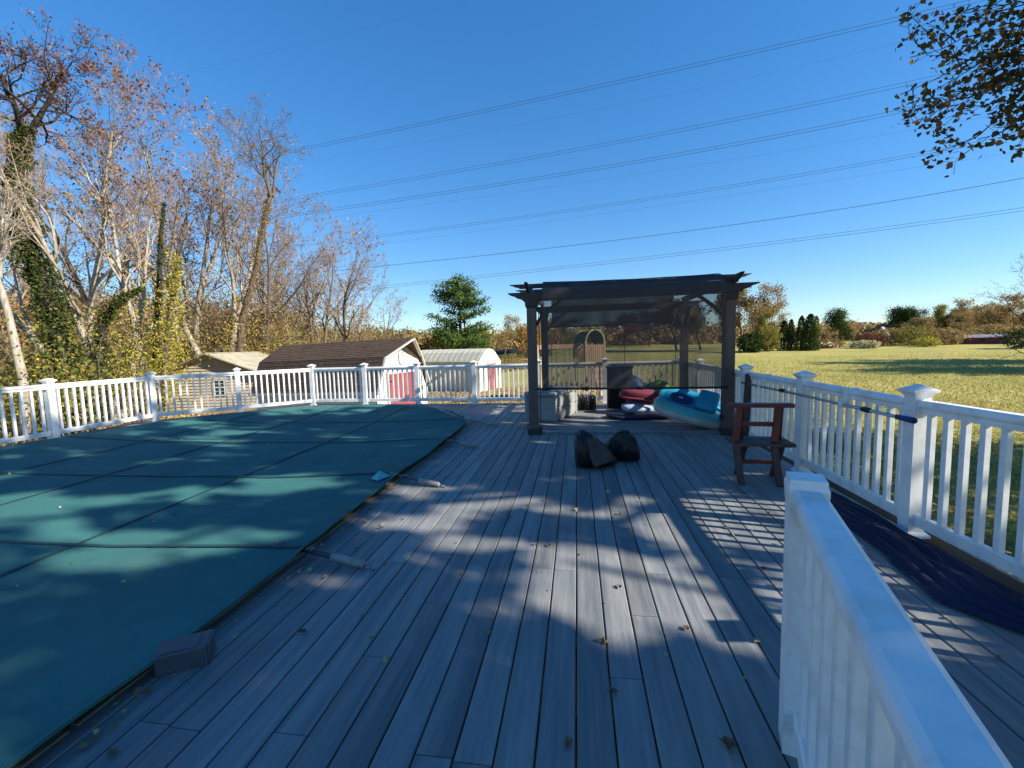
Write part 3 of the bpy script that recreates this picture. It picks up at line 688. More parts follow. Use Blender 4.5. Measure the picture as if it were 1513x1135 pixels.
def sack(name, loc, label, ctrl, seed, n=52):
    "crumpled sack: ctrl rows (x, y, z centre, ry, rz) along its length"
    root = empty(name, loc); tag(root, label, 'bag')
    vs = []
    m = len(ctrl); ns = 46
    for j in range(ns+1):
        t = j/ns*(m-1); i0 = min(int(t), m-2); u = t-i0; u = u*u*(3-2*u)*.5+u*.5
        c = [a+(b-a)*u for a, b in zip(ctrl[i0], ctrl[i0+1])]
        ax = Vector(ctrl[i0+1][:3])-Vector(ctrl[i0][:3]); ax.z = 0; ax.normalize(); sd = Vector((-ax.y, ax.x, 0))
        for i in range(n):
            a = 2*PI*i/n; ca, sa = math.cos(a), math.sin(a)
            f = 1+.13*mnoise.noise((ca*2.2, sa*2.2, t*1.7+seed))+.10*(.35-abs(mnoise.noise((ca*3.5, sa*3.5, t*2.8+seed))))+.05*(.3-abs(mnoise.noise((ca*8, sa*8, t*7+seed))))
            p = Vector(c[:3])+sd*(c[3]*ca*f)+Vector((0, 0, c[4]*math.copysign(abs(sa)**.85, sa)*f))
            p.z = max(p.z, .006+.004*math.sin(i))
            vs.append(p)
    fs = [(j*n+i, j*n+(i+1) % n, (j+1)*n+(i+1) % n, (j+1)*n+i) for j in range(ns) for i in range(n)]
    fs += [tuple(range(n-1, -1, -1)), tuple(ns*n+i for i in range(n))]
    o = MB().add(vs, fs).build('bag_shell', 'bag', root)
    o.data.shade_smooth()
    return root, vs, ns, n
r1, vs1, ns1, n1 = sack('plastic_bag', (0, 0, 0), 'black plastic bag lying open on the deck with a stiff boxy end facing left',
    [(-.03, 5.10, .20, .16, .19), (.06, 5.11, .21, .20, .22), (.20, 5.13, .17, .18, .18), (.33, 5.17, .12, .15, .12), (.42, 5.20, .06, .09, .05)], 2)
# added panel in a lighter colour, standing in for the bag's sunlit face
MB().add([(.10, 4.905, .40), (.30, 4.95, .27), (.42, 4.99, .13), (.33, 4.90, .10), (.18, 4.86, .06), (.13, 4.86, .18)], [(0, 1, 2, 3, 4, 5)]).build('lit_face', 'baglit', r1)
sack('plastic_bag', (0, 0, 0), 'crumpled black plastic bag lying behind and right of the boxy bag',
    [(.30, 5.50, .08, .10, .08), (.42, 5.46, .14, .17, .15), (.56, 5.42, .19, .19, .20), (.66, 5.42, .16, .16, .17), (.73, 5.44, .08, .08, .08)], 9)

# ------------------------------------------------------------------ red wooden chair
ch_ = empty('wooden_chair', (1.82, 4.62, 0), math.radians(-4)); tag(ch_, 'red and dark brown stained wooden chair near the right railing', 'chair')
MB().box((0.02, 0, .400), (.56, .17, .035)).build('seat_board', 'darkwood', ch_, bevel=.006)
MB().box((0.02, .19, .400), (.56, .17, .035)).build('seat_board', 'darkwood', ch_, bevel=.006)
MB().box((-.01, .0, .792), (.60, .11, .04)).build('arm_rest', 'redwood', ch_, bevel=.008)
for x in (-.20, .155):
    MB().beam((x-.035, -.03, .42), (x, -.01, .772), .055, .05, (0, 1, 0)).build('arm_post', 'redwood', ch_, bevel=.005)
    MB().beam((x+.055, .14, .42), (x+.03, .03, .772), .055, .05, (0, 1, 0)).build('arm_post', 'redwood', ch_, bevel=.005)
MB().box((-.02, .0, .60), (.32, .03, .045)).build('arm_rail', 'redwood', ch_, bevel=.004)
for x in (-.19, .16):
    MB().beam((x-.04, -.02, .382), (x-.005, -.12, 0), .06, .045, (0, 1, 0)).build('leg', 'darkwood', ch_, bevel=.005)
    MB().beam((x+.08, .10, .382), (x+.05, .26, 0), .06, .045, (0, 1, 0)).build('leg', 'darkwood', ch_, bevel=.005)
MB().box((0, .04, .20), (.33, .03, .04)).build('leg_rail', 'redwood', ch_, bevel=.004)

# ------------------------------------------------------------------ pole, tarp, small board
pl = empty('telescopic_pole', (2.315, 3.36, .86)); tag(pl, 'telescopic pool cleaning pole hung along the right railing with a blue end grip', 'pole')
MB().tube([(0, .0, 0), (0.01, 1.6, -.005), (0.0, 3.2, -.02)], .0135, 10).build('tube', 'pole', pl, True)
MB().tube([(0, 0, 0), (0, -.015, 0), (0, .15, 0)], [.012, .021, .019], 10).build('end_grip', 'bluegrip', pl, True)
for y in (.44, 1.9): MB().tube([(0, y, 0), (0, y+.02, 0), (0, y+.09, 0), (0, y+.11, 0)], [.015, .022, .022, .015], 10).build('clamp', 'black', pl, True)
for y in (.82, 2.55):
    hk = empty('rail_hook', (2.37, 3.36+y, .9)); tag(hk, 'white bracket gripping the right railing %s' % ('closest to the pole grip' if y < 1 else 'far end of the pole'), 'bracket')
    MB().box((0, 0, .055), (.11, .045, .10)).build('clip', 'vinyl', hk, bevel=.004, loc=(.02, 0, 0))
    MB().box((-.055, 0, -.04), (.05, .04, .06)).build('cradle', 'vinyl', hk, bevel=.006)
    MB().box((-.028, 0, .02), (.012, .04, .09)).build('arm', 'vinyl', hk)
bd = MB().beam((0, 0, 0), (.035, -.04, .98), .022, .10, (1, 0, 0)).build('dark_board', 'darkwood', None, loc=(2.30, 6.36, 0)); tag(bd, 'narrow dark board leaning on the railing post behind the chair', 'board')
# tarp
def tarp():
    nu, nv = 90, 26; vs = []
    for i in range(nu+1):
        t = i/nu; y = 4.30-2.25*t
        right = 2.36+(.06*max(0, 3.4-y)); wdt = (.08+.38*min(1, t*1.7)**.8)*(1 if t < .78 else max(.12, 1-(t-.78)*3.4))
        wdt += .05*math.sin(t*9)
        lump = .03+.075*min(1, t*2.2)
        for j in range(nv+1):
            s = j/nv; x = right-wdt*(1-s)+.03*mnoise.noise((t*6, s*2, 1))
            prof = math.sin(PI*min(1, max(0, s*.96+.02)))**.6
            f = .5+.5*math.sin((s*3.2+.8*mnoise.noise((t*2.2, s*.7, 3)))*2*PI)
            f = abs(2*f-1)**.7; z = .008+lump*prof*(.35+.40*f+.5*mnoise.noise((t*6, s*4.5, 8)))
            vs.append((x, y+.05*mnoise.noise((t*4, s*4, 5)), max(.006, z)))
    fs = [(i*(nv+1)+j, i*(nv+1)+j+1, (i+1)*(nv+1)+j+1, (i+1)*(nv+1)+j) for i in range(nu) for j in range(nv)]
    o = MB().add(vs, fs).build('tarp', 'tarp', None, True); tag(o, 'navy blue tarp bunched on the deck along the foot of the right railing', 'tarp')
tarp()

# ------------------------------------------------------------------ leaves on the deck
rngl = np.random.default_rng(12)
def one_leaf(sz, seed):
    rg = random.Random(seed); pts = []
    n = 14
    for i in range(n):
        a = 2*PI*i/n; r = sz*(.55+.45*abs(math.cos(a*2.5)))*(1+rg.uniform(-.15, .15))*(1.25 if abs(a) < .3 or a > 6 else 1)
        pts.append((r*math.cos(a), r*.8*math.sin(a), .012+.35*r*abs(math.sin(a*1.5+seed))+rg.uniform(0, .006)))
    b = MB().add(pts+[(0, 0, .004)], [(i, (i+1) % n, n) for i in range(n)])
    b.tube([(-sz*.5, 0, .006), (-sz*1.5, .1*sz, .012)], .0012, 4)
    return b.mesh('leaf', 'leafdead')
lms = [one_leaf(.034, s) for s in range(5)]
LV = [(-1.43, 1.93, 'beside the low grey box'), (-1.62, 2.44, 'under the nearest cover spring'), (.10, 2.03, 'pale, alone in the middle of the near deck'), (.23, 2.52, 'in the sunny patch right of centre'),
      (-.32, 3.02, 'left one of the pair in the central sun patch'), (-.22, 3.01, 'right one of the pair in the central sun patch'), (1.15, 2.82, 'in the shade beside the near railing post'), (.52, 1.52, 'large, near the bottom beside the near railing post'),
      (-1.82, 1.25, 'reddish, on the stained coping at bottom left'), (-1.71, 1.22, 'dark, right of the reddish leaf at bottom left'), (-.05, 1.46, 'at the very bottom centre of the deck'), (.13, 1.72, 'between two boards below the pale leaf'),
      (-.59, 3.51, 'left of the open shade patch before the bags'), (.33, 3.64, 'in front of the right black bag'), (.53, 2.17, 'in the shade right of the pale leaf'), (-1.96, 3.9, 'at the cover edge beside the teal patch'), (-1.88, 3.55, 'on the stained strip before the teal patch'), (-1.60, 3.2, 'on the boards left of the sun patch')]
for i, (x, y, d) in enumerate(LV):
    o = inst('fallen_leaf', lms[i % 5], None, (x, y, .013 if x < -1.75 else .001), i*1.7, (.95 if 'large' in d else .62,)*3)
    tag(o, 'dry brown fallen leaf '+d, 'leaf', 'fallen leaves on the deck')
P = np.column_stack([rngl.uniform(-1.7, 2.3, 260), rngl.uniform(.8, 10.4, 260), np.full(260, .012)])
P[:, 0] = np.round((P[:, 0]-X0)/PITCHB)*PITCHB+X0+PITCHB/2+rngl.normal(0, .012, 260)
P2 = np.column_stack([rngl.normal(-1.87, .05, 150), rngl.uniform(1, 7.6, 150), np.full(150, .018)])
P3 = np.column_stack([rngl.uniform(-.3, 1.6, 70), rngl.uniform(8.0, 9.4, 70), np.full(70, .042)])
P4 = []
for x, y in zip(rngl.uniform(-8.5, -2.05, 90), rngl.uniform(1.2, 9.5, 90)):
    if inside(x, y): P4.append((x, y, coverz(x, y)+.008))
me = leafmesh('leaf_crumbs', np.vstack([P, P2, P3, np.array(P4)]), .026, LM['litter'], rngl, 'leaf', .9, .6)
o = inst('leaf_crumbs', me); o['kind'] = 'stuff'; tag(o, 'crumbs of dry leaf and twig caught in the gaps between deck boards', 'leaf litter')

# ------------------------------------------------------------------ sheds
def gable_shed():
    # brown shed: local x along the gable wall, y away from the gable, z up
    g = at(316, 606, 20.0); base = Vector((g.x, g.y, -1.45))
    root = empty('tan_shed', base, math.radians(14)); tag(root, 'tan clapboard shed with a low pitched pale roof and one small white window', 'shed')
    W2, LN, ez, pz = 2.35, 5.2, 1.98, 2.92
    n = 17; h = ez/13
    MB().box((0, LN/2, ez/2), (2*W2-.1, LN-.1, ez)).build('wall_core', 'siding', root)
    z = 0.0; hh = .155
    while z < pz-.12:
        hw = W2 if z+hh/2 < ez else W2*(pz-z-hh*.6)/(pz-ez)
        if z+hh/2 >= ez: hw -= .04
        if hw > .1:
            y0, y1 = -.008, -.062
            b = MB().add([(-hw, y1, z), (hw, y1, z), (hw, y0, z+hh), (-hw, y0, z+hh), (-hw, .03, z), (hw, .03, z), (hw, .03, z+hh), (-hw, .03, z+hh)], [(0, 1, 2, 3), (4, 0, 3, 7), (1, 5, 6, 2), (3, 2, 6, 7), (4, 5, 1, 0)])
            b.build('siding_plank', 'siding', root)
            if z+hh/2 < ez:
                MB().add([(W2+.026, 0, z), (W2+.026, LN, z), (W2, LN, z+hh), (W2, 0, z+hh), (W2-.06, 0, z), (W2-.06, LN, z), (W2-.06, LN, z+hh), (W2-.06, 0, z+hh)], [(0, 1, 2, 3), (4, 0, 3, 7), (1, 5, 6, 2), (3, 2, 6, 7), (4, 5, 1, 0)]).build('siding_plank', 'siding', root)
        z += hh
    MB().add([(-W2, .02, ez), (W2, .02, ez), (0, .02, pz-.06)], [(0, 1, 2)]).build('gable', 'siding', root)
    ov = .38
    for s in (-1, 1):
        e = (s*(W2+ov), ez-(pz-ez)*ov/W2); vs = []
        for y in (-.35, LN+.3): vs += [(0, y, pz), (e[0], y, e[1]), (e[0], y, e[1]-.10), (0, y, pz-.10)]
        MB().add(vs, [(0, 1, 5, 4), (1, 2, 6, 5), (2, 3, 7, 6), (0, 3, 2, 1), (4, 5, 6, 7)]).build('roof_slope', 'rooftan', root)
        MB().beam((0, -.365, pz-.055), (e[0], -.365, e[1]-.055), .02, .13, (0, 1, 0)).build('barge_board', 'barkm', root)
    MB().beam((0, -.37, pz+.01), (0, LN+.3, pz+.01), .14, .03).build('ridge_cap', 'rooftan', root)
    wx, wz = .42, 1.10
    wn = MB()
    for a, b, c, d in ((wx-.26, wz, .05, .84), (wx+.26, wz, .05, .84), (wx, wz-.40, .56, .05), (wx, wz+.40, .56, .05), (wx, wz+.02, .5, .05)): wn.box((a, -.075, b), (c, .06, d))
    wf = wn.build('window', 'trimw', root)
    for zz in (wz-.19, wz+.21): MB().box((wx, -.068, zz), (.48, .01, .36)).build('pane', 'glass', wf)
    for zz in (wz-.19, wz+.21): MB().box((wx, -.078, zz), (.02, .012, .36)).build('muntin', 'trimw', wf); MB().box((wx, -.079, zz), (.48, .012, .02)).build('muntin', 'trimw', wf)
gable_shed()

def gambrel_shed():
    # local x across the gable end, y runs back along the ridge
    near = Vector((-6.28, 14.9, -1.28))
    ridge = math.radians(78.6)       # ridge direction, left of +Y
    root = empty('barn_shed', near, ridge); tag(root, 'barn shed with brown shingled gambrel roof, white siding and faded red double doors', 'shed')
    root.rotation_euler = (math.radians(-1.2), 0, ridge)
    W2, LN = 1.55, 5.4; ez, bz, pz = 1.34, 2.46, 3.10; bx_ = 1.12; OV = .14; OVP = .58
    # gambrel outline
    prof = [(-W2-.12, ez-.04), (-bx_-.03, bz), (0, pz), (bx_+.03, bz), (W2+.12, ez-.04)]
    MB().box((0, LN/2, ez/2), (2*W2-.04, LN-.04, ez)).build('wall_core', 'sidingw', root)
    gw = [(-W2, 0, 0), (W2, 0, 0), (W2, 0, ez), (bx_, 0, bz-.06), (0, 0, pz-.08), (-bx_, 0, bz-.06), (-W2, 0, ez)]
    MB().add(gw+[(x, LN, z) for x, y, z in gw], [tuple(range(7)), tuple(range(13, 6, -1))]).build('gable', 'sidingw', root)
    # siding rows on the gable end and the long side
    b = MB(); z = 0; hh = .115
    while z < pz-.2:
        zt = z+hh
        hw = W2 if zt < ez else (W2-(W2-bx_)*(zt-ez)/(bz-ez) if zt < bz else bx_*(pz-.1-zt)/(pz-bz))
        if hw > .08:
            b.add([(-hw, -.024, z), (hw, -.024, z), (hw, -.006, zt), (-hw, -.006, zt)], [(0, 1, 2, 3)])
            b.add([(-hw, -.024, z), (hw, -.024, z), (hw, .0, z), (-hw, .0, z)], [(3, 2, 1, 0)])
        if zt < ez:
            b.add([(W2+.020, 0, z), (W2+.020, LN, z), (W2+.002, LN, zt), (W2+.002, 0, zt)], [(0, 1, 2, 3)])
            b.add([(-W2-.020, 0, z), (-W2-.020, LN, z), (-W2-.002, LN, zt), (-W2-.002, 0, zt)], [(3, 2, 1, 0)])
        z += hh
    o = b.build('siding', 'sidingw', root); o['kind'] = 'stuff'
    # roof slabs + shingles
    sh = {'upper': MB(), 'lower': MB()}
    rg = random.Random(7)
    for (a, c, nm) in ((prof[1], prof[0], 'lower_roof'), (prof[2], prof[1], 'upper_roof'), (prof[2], prof[3], 'upper_roof'), (prof[3], prof[4], 'lower_roof')):
        A = Vector((a[0], 0, a[1])); Cc = Vector((c[0], 0, c[1])); d = (Cc-A); L = d.length; d.normalize(); nn = Vector((-d.z, 0, d.x));
        if nn.z < 0: nn = -nn
        if nm == 'lower_roof' and nn.x*a[0] < 0: nn = -nn
        y0, y1 = -OV, LN+.15
        yA = -OVP if nm == 'upper_roof' else y0
        vs = [A+Vector((0, yA, 0)), A+Vector((0, y1, 0)), Cc+Vector((0, y1, 0)), Cc+Vector((0, y0, 0))]
        slab = MB().add([v-nn*.05 for v in vs]+[v for v in vs], [(0, 1, 2, 3), (7, 6, 5, 4), (0, 4, 5, 1), (1, 5, 6, 2), (2, 6, 7, 3), (3, 7, 4, 0)]).build(nm, 'shingle', root)
        b = MB(); step = .135; r = 0; u = L
        while u > .02:
            v0 = max(0, u-step*1.25); yf = yA+(y0-yA)*u/L; y = yf-(.3*rg.random())
            while y < y1:
                wd = .30; ya = max(y, yf); yb = min(y+wd-.012, y1)
                if yb-ya > .03:
                    lift = .012+rg.uniform(0, .006); lo = u+.012*(1 if rg.random() < .5 else .3)
                    p = [A+d*v0+Vector((0, ya, 0))+nn*.003, A+d*v0+Vector((0, yb, 0))+nn*.003, A+d*lo+Vector((0, yb, 0))+nn*lift, A+d*lo+Vector((0, ya, 0))+nn*lift]
                    q = [A+d*lo+Vector((0, yb, 0)), A+d*lo+Vector((0, ya, 0))]
                    b.add(p+q, [(0, 1, 2, 3), (3, 2, 4, 5)])
                y += wd
            u -= step; r += 1
        o = b.build('shingles', 'shingle', slab); o['kind'] = 'stuff'
    # white fascia following the gambrel, at both the front edge
    for (a, c) in zip(prof[:-1], prof[1:]):
        fa = OVP if a[0] == 0 else OV; fc_ = OVP if c[0] == 0 else OV
        MB().beam((a[0], -fa-.015, a[1]-.05), (c[0], -fc_-.015, c[1]-.05), .03, .13, (0, 1, 0)).build('fascia', 'trimw', root)
    for s in (-1, 1): MB().box((s*(W2+.13), LN/2, ez-.07), (.025, LN+.4, .10)).build('eave_trim', 'trimw', root)
    for s in (-1, 1): MB().box((s*(W2-.04), -.035, ez/2), (.10, .03, ez)).build('corner_trim', 'trimw', root)
    for k in (-1, 1):
        dr = MB().box((k*.44, -.045, .93), (.86, .04, 1.84)).build('door', 'reddoor', root)
        MB().box((k*.44, -.070, 1.0), (.80, .014, .09)).build('door_rail', 'reddoor', dr)
        MB().box((k*.08, -.075, .95), (.03, .03, .14)).build('handle', 'black', dr)
        for zz in (.3, 1.6): MB().box((k*.80, -.072, zz), (.16, .01, .05)).build('hinge', 'black', dr)
        MB().box((k*.92, -.045, .93), (.09, .05, 1.9)).build('door_trim', 'trimw', root)
    MB().box((0, -.045, 1.90), (1.93, .05, .09)).build('door_trim', 'trimw', root)
    r = [(.17*math.cos(t), -.05, 2.40+.25*math.sin(t)) for t in np.linspace(0, 2*PI, 17)]
    MB().tube(r, .022, 6).build('oval_frame', 'trimw', root)
    MB().add([(.16*math.cos(t), -.035, 2.40+.24*math.sin(t)) for t in np.linspace(0, 2*PI, 16, endpoint=False)], [tuple(range(16))]).build('oval_vent', 'metalcream', root)
gambrel_shed()

def round_shed():
    base = Vector((-5.62, 24.3, -1.33)); rz = math.radians(66)
    root = empty('metal_shed', base, rz); tag(root, 'cream metal shed with a rounded roof end and a narrow red door', 'shed')
    W, LN, hw_ = 2.3, 5.4, 1.85
    # local: x across (0..W) toward the far right, y back along the ridge
    prof = [(0, 0), (0, hw_), (.10, hw_+.10), (.58, 2.42), (.85, 2.58), (1.15, 2.64), (1.45, 2.58), (1.72, 2.42), (2.20, hw_+.10), (W, hw_), (W, 0)]
    n = len(prof)
    MB().add([(x, 0, z) for x, z in prof], [tuple(range(n))]).build('end_wall', 'metalcream', root)
    MB().add([(x, LN, z) for x, z in prof], [tuple(range(n-1, -1, -1))]).build('end_wall', 'metalcream', root)
    for i in range(n-1):
        (x0, z0), (x1, z1) = prof[i], prof[i+1]; nm = 'side_wall' if i in (0, n-2) else 'roof_panel'
        MB().add([(x0, 0, z0), (x0, LN, z0), (x1, LN, z1), (x1, 0, z1)], [(0, 1, 2, 3)]).build(nm, 'metalcream', root)
    nr_ = 13
    for k in range(nr_):
        y = .2+(LN-.4)*k/(nr_-1)
        MB().box((-.022, y, hw_/2), (.045, .20, hw_)).build('wall_rib', 'metalcream', root, bevel=.01)
        for i in (2, 3):
            (x0, z0), (x1, z1) = prof[i], prof[i+1]
            MB().beam((x0-.01, y, z0+.01), (x1-.004, y, z1+.004), .022, .014).build('roof_rib', 'metalcream', root)
    MB().box((-.03, LN/2, hw_+.01), (.06, LN+.04, .07)).build('eave_trim', 'metalcream', root)
    dr = MB().box((1.30, -.03, .88), (.72, .03, 1.70)).build('door', 'reddoor', root)
    MB().box((1.05, -.06, .9), (.04, .03, .1)).build('handle', 'black', dr)
    for x in (.89, 1.71): MB().box((x, -.03, .9), (.06, .04, 1.8)).build('door_trim', 'metalcream', root)
round_shed()

# ------------------------------------------------------------------ playset
def playset():
    g = at(880, 590, 20.0); root = empty('playset', (g.x, 20.0, gz(g.x, 20)), math.radians(24))
    tag(root, 'wooden backyard playset with green canvas arch roof and swing beam behind the pergola', 'playset')
    gzz = root.location.z
    W, D, PHh, TH_ = .92, 1.3, 1.85, 2.35
    for x in (-W/2, W/2):
        for y in (0, D): MB().box((x, y, 1.25), (.09, .09, 2.5)).build('post', 'woodtan', root)
    MB().box((0, D/2, PHh-.55), (W, D, .05)).build('platform', 'woodtan', root)
    for y in (0, D):
        pts = [(W/2*1.02*math.cos(t), y, 2.42+.60*math.sin(t)) for t in np.linspace(0, PI, 15)]
        MB().tube([(pts[0][0], y, 2.1)]+pts+[(pts[-1][0], y, 2.1)], .035, 8).build('arch_frame', 'yellowplastic', root, True)
    vs = []
    for y in (0, D):
        for t in np.linspace(0, PI, 15): vs.append((W/2*math.cos(t), y, 2.42+.58*math.sin(t)))
    MB().add(vs, [(i, i+1, 16+i, 15+i) for i in range(14)]).build('canopy', 'greencanvas', root, True)
    MB().add([(W/2*.95*math.cos(t), D*.97, 2.42+.55*math.sin(t)) for t in np.linspace(0, PI, 15)], [tuple(range(15))]).build('canopy_back', 'yellowplastic', root)
    MB().box((0, -.01, 2.30), (W, .05, .09)).build('guard_rail', 'woodtan', root)
    for k in range(8): MB().box((-W/2+.1+k*(W-.2)/7, -.03, 1.85), (.075, .025, .95)).build('slat', 'woodtan', root)
    for k in range(7): MB().box((-W/2-.03, .12+k*.17, 1.85), (.025, .075, .95)).build('slat', 'woodtan', root)
    for k in range(5): MB().box((.12, -.10-.14*k, 1.2-.25*k), (.5, .03, .20)).build('climbing_plank', 'pinkwood', root)
    for x in (-.16, .40): MB().beam((x, -.06, 1.32), (x, -.84, .0), .06, .08).build('climb_stringer', 'woodtan', root)
    MB().beam((-W/2, .35, 2.30), (-2.75, .35, 2.30), .09, .20).build('swing_beam', 'woodtan', root)
    for s in (-.9, .9): MB().beam((-2.65, .35, 2.25), (-2.75, .35+s, 0), .09, .09).build('leg', 'woodtan', root)
    for x in (-.9, -1.55, -2.2):
        sw = MB().box((x, .35, .55), (.42, .16, .03)).build('swing_seat', 'greencanvas', root)
        for k in (-.2, .2): MB().tube([(x+k, .35, 2.2), (x+k, .35, .55)], .012, 5).build('chain', 'steel', sw)
    MB().beam((-.35, -.2, 1.0), (.35, -.5, 2.2), .02, .3).v
playset()

# ------------------------------------------------------------------ vegetation generators
def grow(rng, H, r0, stems=1, spread=.5, levels=4, first=.3, lean=(0, 0), nb=(9, 6, 5, 4), up=.25, droop=0, path=None, wob=.16, lratio=(.5, .5, .5, .5)):
    segs = []; tips = []
    def branch(p, d, L, r, lvl):
        n = {0: 14, 1: 8, 2: 5, 3: 3, 4: 2}.get(lvl, 2)
        pts = [p]; rs = [r]; dirs = [d]
        for i in range(n):
            d = d+rng.normal(size=3)*wob*(1 if lvl else .45)
            d[2] += (up*.25 if lvl else .03)-droop*.25*(lvl > 1)
            d = d/np.linalg.norm(d)
            p = p+d*(L/n); rr = r*(1-(i+1)/n*(.97 if lvl == 0 else .80 if lvl < levels else .6))
            segs.append((*pts[-1], *p, rs[-1], max(rr, .0035))); pts.append(p); rs.append(max(rr, .0035)); dirs.append(d)
        if lvl >= levels: tips.append(pts[-1]); tips.append(pts[-2]); return
        k = nb[lvl]; f0 = first if lvl == 0 else .22
        for j in range(k):
            t = f0+(1-f0)*(j+rng.random()*.8)/k; i = min(n-1, int(t*n)); q = pts[i]+(pts[i+1]-pts[i])*(t*n-i)
            dd = dirs[i]; s = rng.normal(size=3); s -= dd*s.dot(dd); s /= np.linalg.norm(s)+1e-9
            ang = rng.uniform(.45, .95)*(1 if lvl else spread*1.9)
            nd = dd*math.cos(ang)+s*math.sin(ang)
            branch(q, nd, L*lratio[lvl]*rng.uniform(.65, 1.15)*(1.15-.6*t), max(rs[i]*.55, .005), lvl+1)
    for s in range(stems):
        a = 2*PI*(s+rng.random()*.5)/max(1, stems); sp = .0 if stems == 1 else rng.uniform(.12, .3)
        d = np.array([math.cos(a)*sp+lean[0], math.sin(a)*sp+lean[1], 1.]); d /= np.linalg.norm(d)
        branch(np.array([math.cos(a)*.1*(stems > 1), math.sin(a)*.1*(stems > 1), -.2]), d, H*(1 if stems == 1 else rng.uniform(.8, 1.05)), r0, 0)
    return np.array(segs), np.array(tips)
def split_meshes(nm, segs, tips, bark, leaf, lsize, nleaf, rng, spreadl=.25, shape='quad'):
    big = segs[segs[:, 6] > .018]; small = segs[segs[:, 6] <= .018]
    mt_ = segmesh('trunk', big, bark, 6); mtw = segmesh('twigs', small, 'twig' if bark != 'barkd' else 'barkd', 3) if len(small) else None
    ml = None
    if nleaf:
        idx = rng.integers(0, len(tips), nleaf); P = tips[idx]+rng.normal(size=(nleaf, 3))*spreadl
        ml = leafmesh('leaves', P, lsize, leaf, rng, shape)
    return mt_, mtw, ml
def place_tree(ms, loc, rz, sc, name, label, cat, group=None, sz=None):
    o = empty(name, loc, rz); o.scale = (sc, sc, sz or sc); tag(o, label, cat, group)
    inst('trunk', ms[0], o)
    if ms[1]: inst('twigs', ms[1], o)
    if ms[2]: inst('leaves', ms[2], o)
    return o

R_ = np.random.default_rng(101)
TREES = []
specs = [dict(H=9.5, r0=.16, stems=1, spread=.34, nb=(12, 6, 5, 4), first=.28, lratio=(.42, .5, .5, .5)),
         dict(H=10, r0=.15, stems=3, spread=.30, nb=(8, 5, 5, 3), first=.34, lratio=(.42, .5, .5, .5)),
         dict(H=8.5, r0=.13, stems=2, spread=.42, nb=(10, 6, 5, 4), first=.35, lratio=(.5, .5, .5, .5)),
         dict(H=9, r0=.12, stems=1, spread=.30, nb=(12, 6, 6, 4), first=.42, lratio=(.40, .55, .5, .5)),
         dict(H=7.5, r0=.11, stems=2, spread=.5, nb=(10, 7, 5, 3), first=.35, lratio=(.55, .5, .5, .5))]
for i, s in enumerate(specs):
    segs, tips = grow(R_, **s)
    leaf = [LM['redbrown'], LM['tan'], LM['brown'], LM['tan'], LM['brown']][i]
    TREES.append(split_meshes('t', segs, tips, ['barkl', 'barkl', 'barkm', 'barkl', 'barkm'][i], leaf, .085, [1300, 900, 800, 800, 700][i], R_, .07))

def wood(px, topy, Y, v, rz, name, label, group='bare autumn trees in the left woods', hpx=None, base=None):
    g = at(px, 560, Y); z0 = gz(g.x, g.y)-.1
    top = at(px, topy+14, Y).z
    H = top-z0; ref = [9.6, 10.0, 8.4, 9.0, 7.6][v]
    return place_tree(TREES[v], (g.x, g.y, z0), rz, H/ref, name, label, 'tree', group)
wood(-150, -20, 12, 2, .3, 'bare_tree', 'bare tree cut by the left frame edge, nearest of the woods')
wood(165, 150, 15.5, 1, 1.2, 'bare_tree', 'tallest pale multi-stemmed bare tree standing right of the ivy covered trunk')
wood(215, 150, 18, 3, 2.5, 'bare_tree', 'slim pale bare tree just left of the yellow leaved creeper')
wood(118, 115, 19, 0, 4.0, 'bare_tree', 'tall bare tree behind the ivy covered trunk with reddish leaves on top')
wood(262, 175, 26.5, 0, 3.2, 'bare_tree', 'wide bare tree rising behind the left end of the tan shed')
wood(318, 178, 27, 1, .4, 'bare_tree', 'round topped bare tree rising directly above the tan shed ridge')
wood(350, 225, 28, 3, 5.2, 'bare_tree', 'thin bare tree above the right roof slope of the tan shed')
wood(395, 262, 29, 2, 1.9, 'bare_tree', 'bare tree beside the vine wrapped leaning trunk')
wood(435, 335, 31, 3, 2.2, 'bare_tree', 'low bare tree above the left end of the brown shingled roof')
wood(470, 318, 33, 2, 3.9, 'bare_tree', 'dark forked bare tree above the middle of the brown shingled roof')
wood(512, 322, 34, 4, .9, 'bare_tree', 'bare tree with reddish crown, rightmost of the woods against the sky')
wood(545, 400, 38, 4, 2.8, 'bare_tree', 'small spreading bare tree at the right end of the woods above the barn')
wood(30, 75, 23, 0, 1.0, 'bare_tree', 'reddish crowned bare tree at the far upper left behind the ivy')
wood(-40, 160, 17, 4, 5.6, 'bare_tree', 'low twisted bare tree at the left edge in front of the ivy trunk')
wood(285, 210, 28, 1, 2.0, 'bare_tree', 'distant bare tree filling the gap behind the wide bare tree')
wood(190, 180, 27, 2, .2, 'bare_tree', 'distant bare tree seen between the pale stems left of centre woods')
wood(75, 130, 29, 3, 3.0, 'bare_tree', 'distant bare tree right behind the ivy trunk at half its height')
wood(375, 330, 40, 0, 4.4, 'bare_tree', 'distant short bare tree behind the vine wrapped trunk')

for i, (px, ty, Yd, v, rz, lb) in enumerate([(300, 175, 31, 3, 1.1, 'straight bare tree behind the peak of the tan shed roof'),
    (415, 290, 33, 1, 3.6, 'fine twigged bare tree right of the vine wrapped trunk'),
    (490, 350, 42, 1, 4.1, 'background bare tree between the two dark forked trees above the barn roof'), (450, 370, 44, 0, 1.4, 'small background tree over the left part of the barn roof')]):
    wood(px, ty, Yd, v, rz, 'bare_tree', lb)

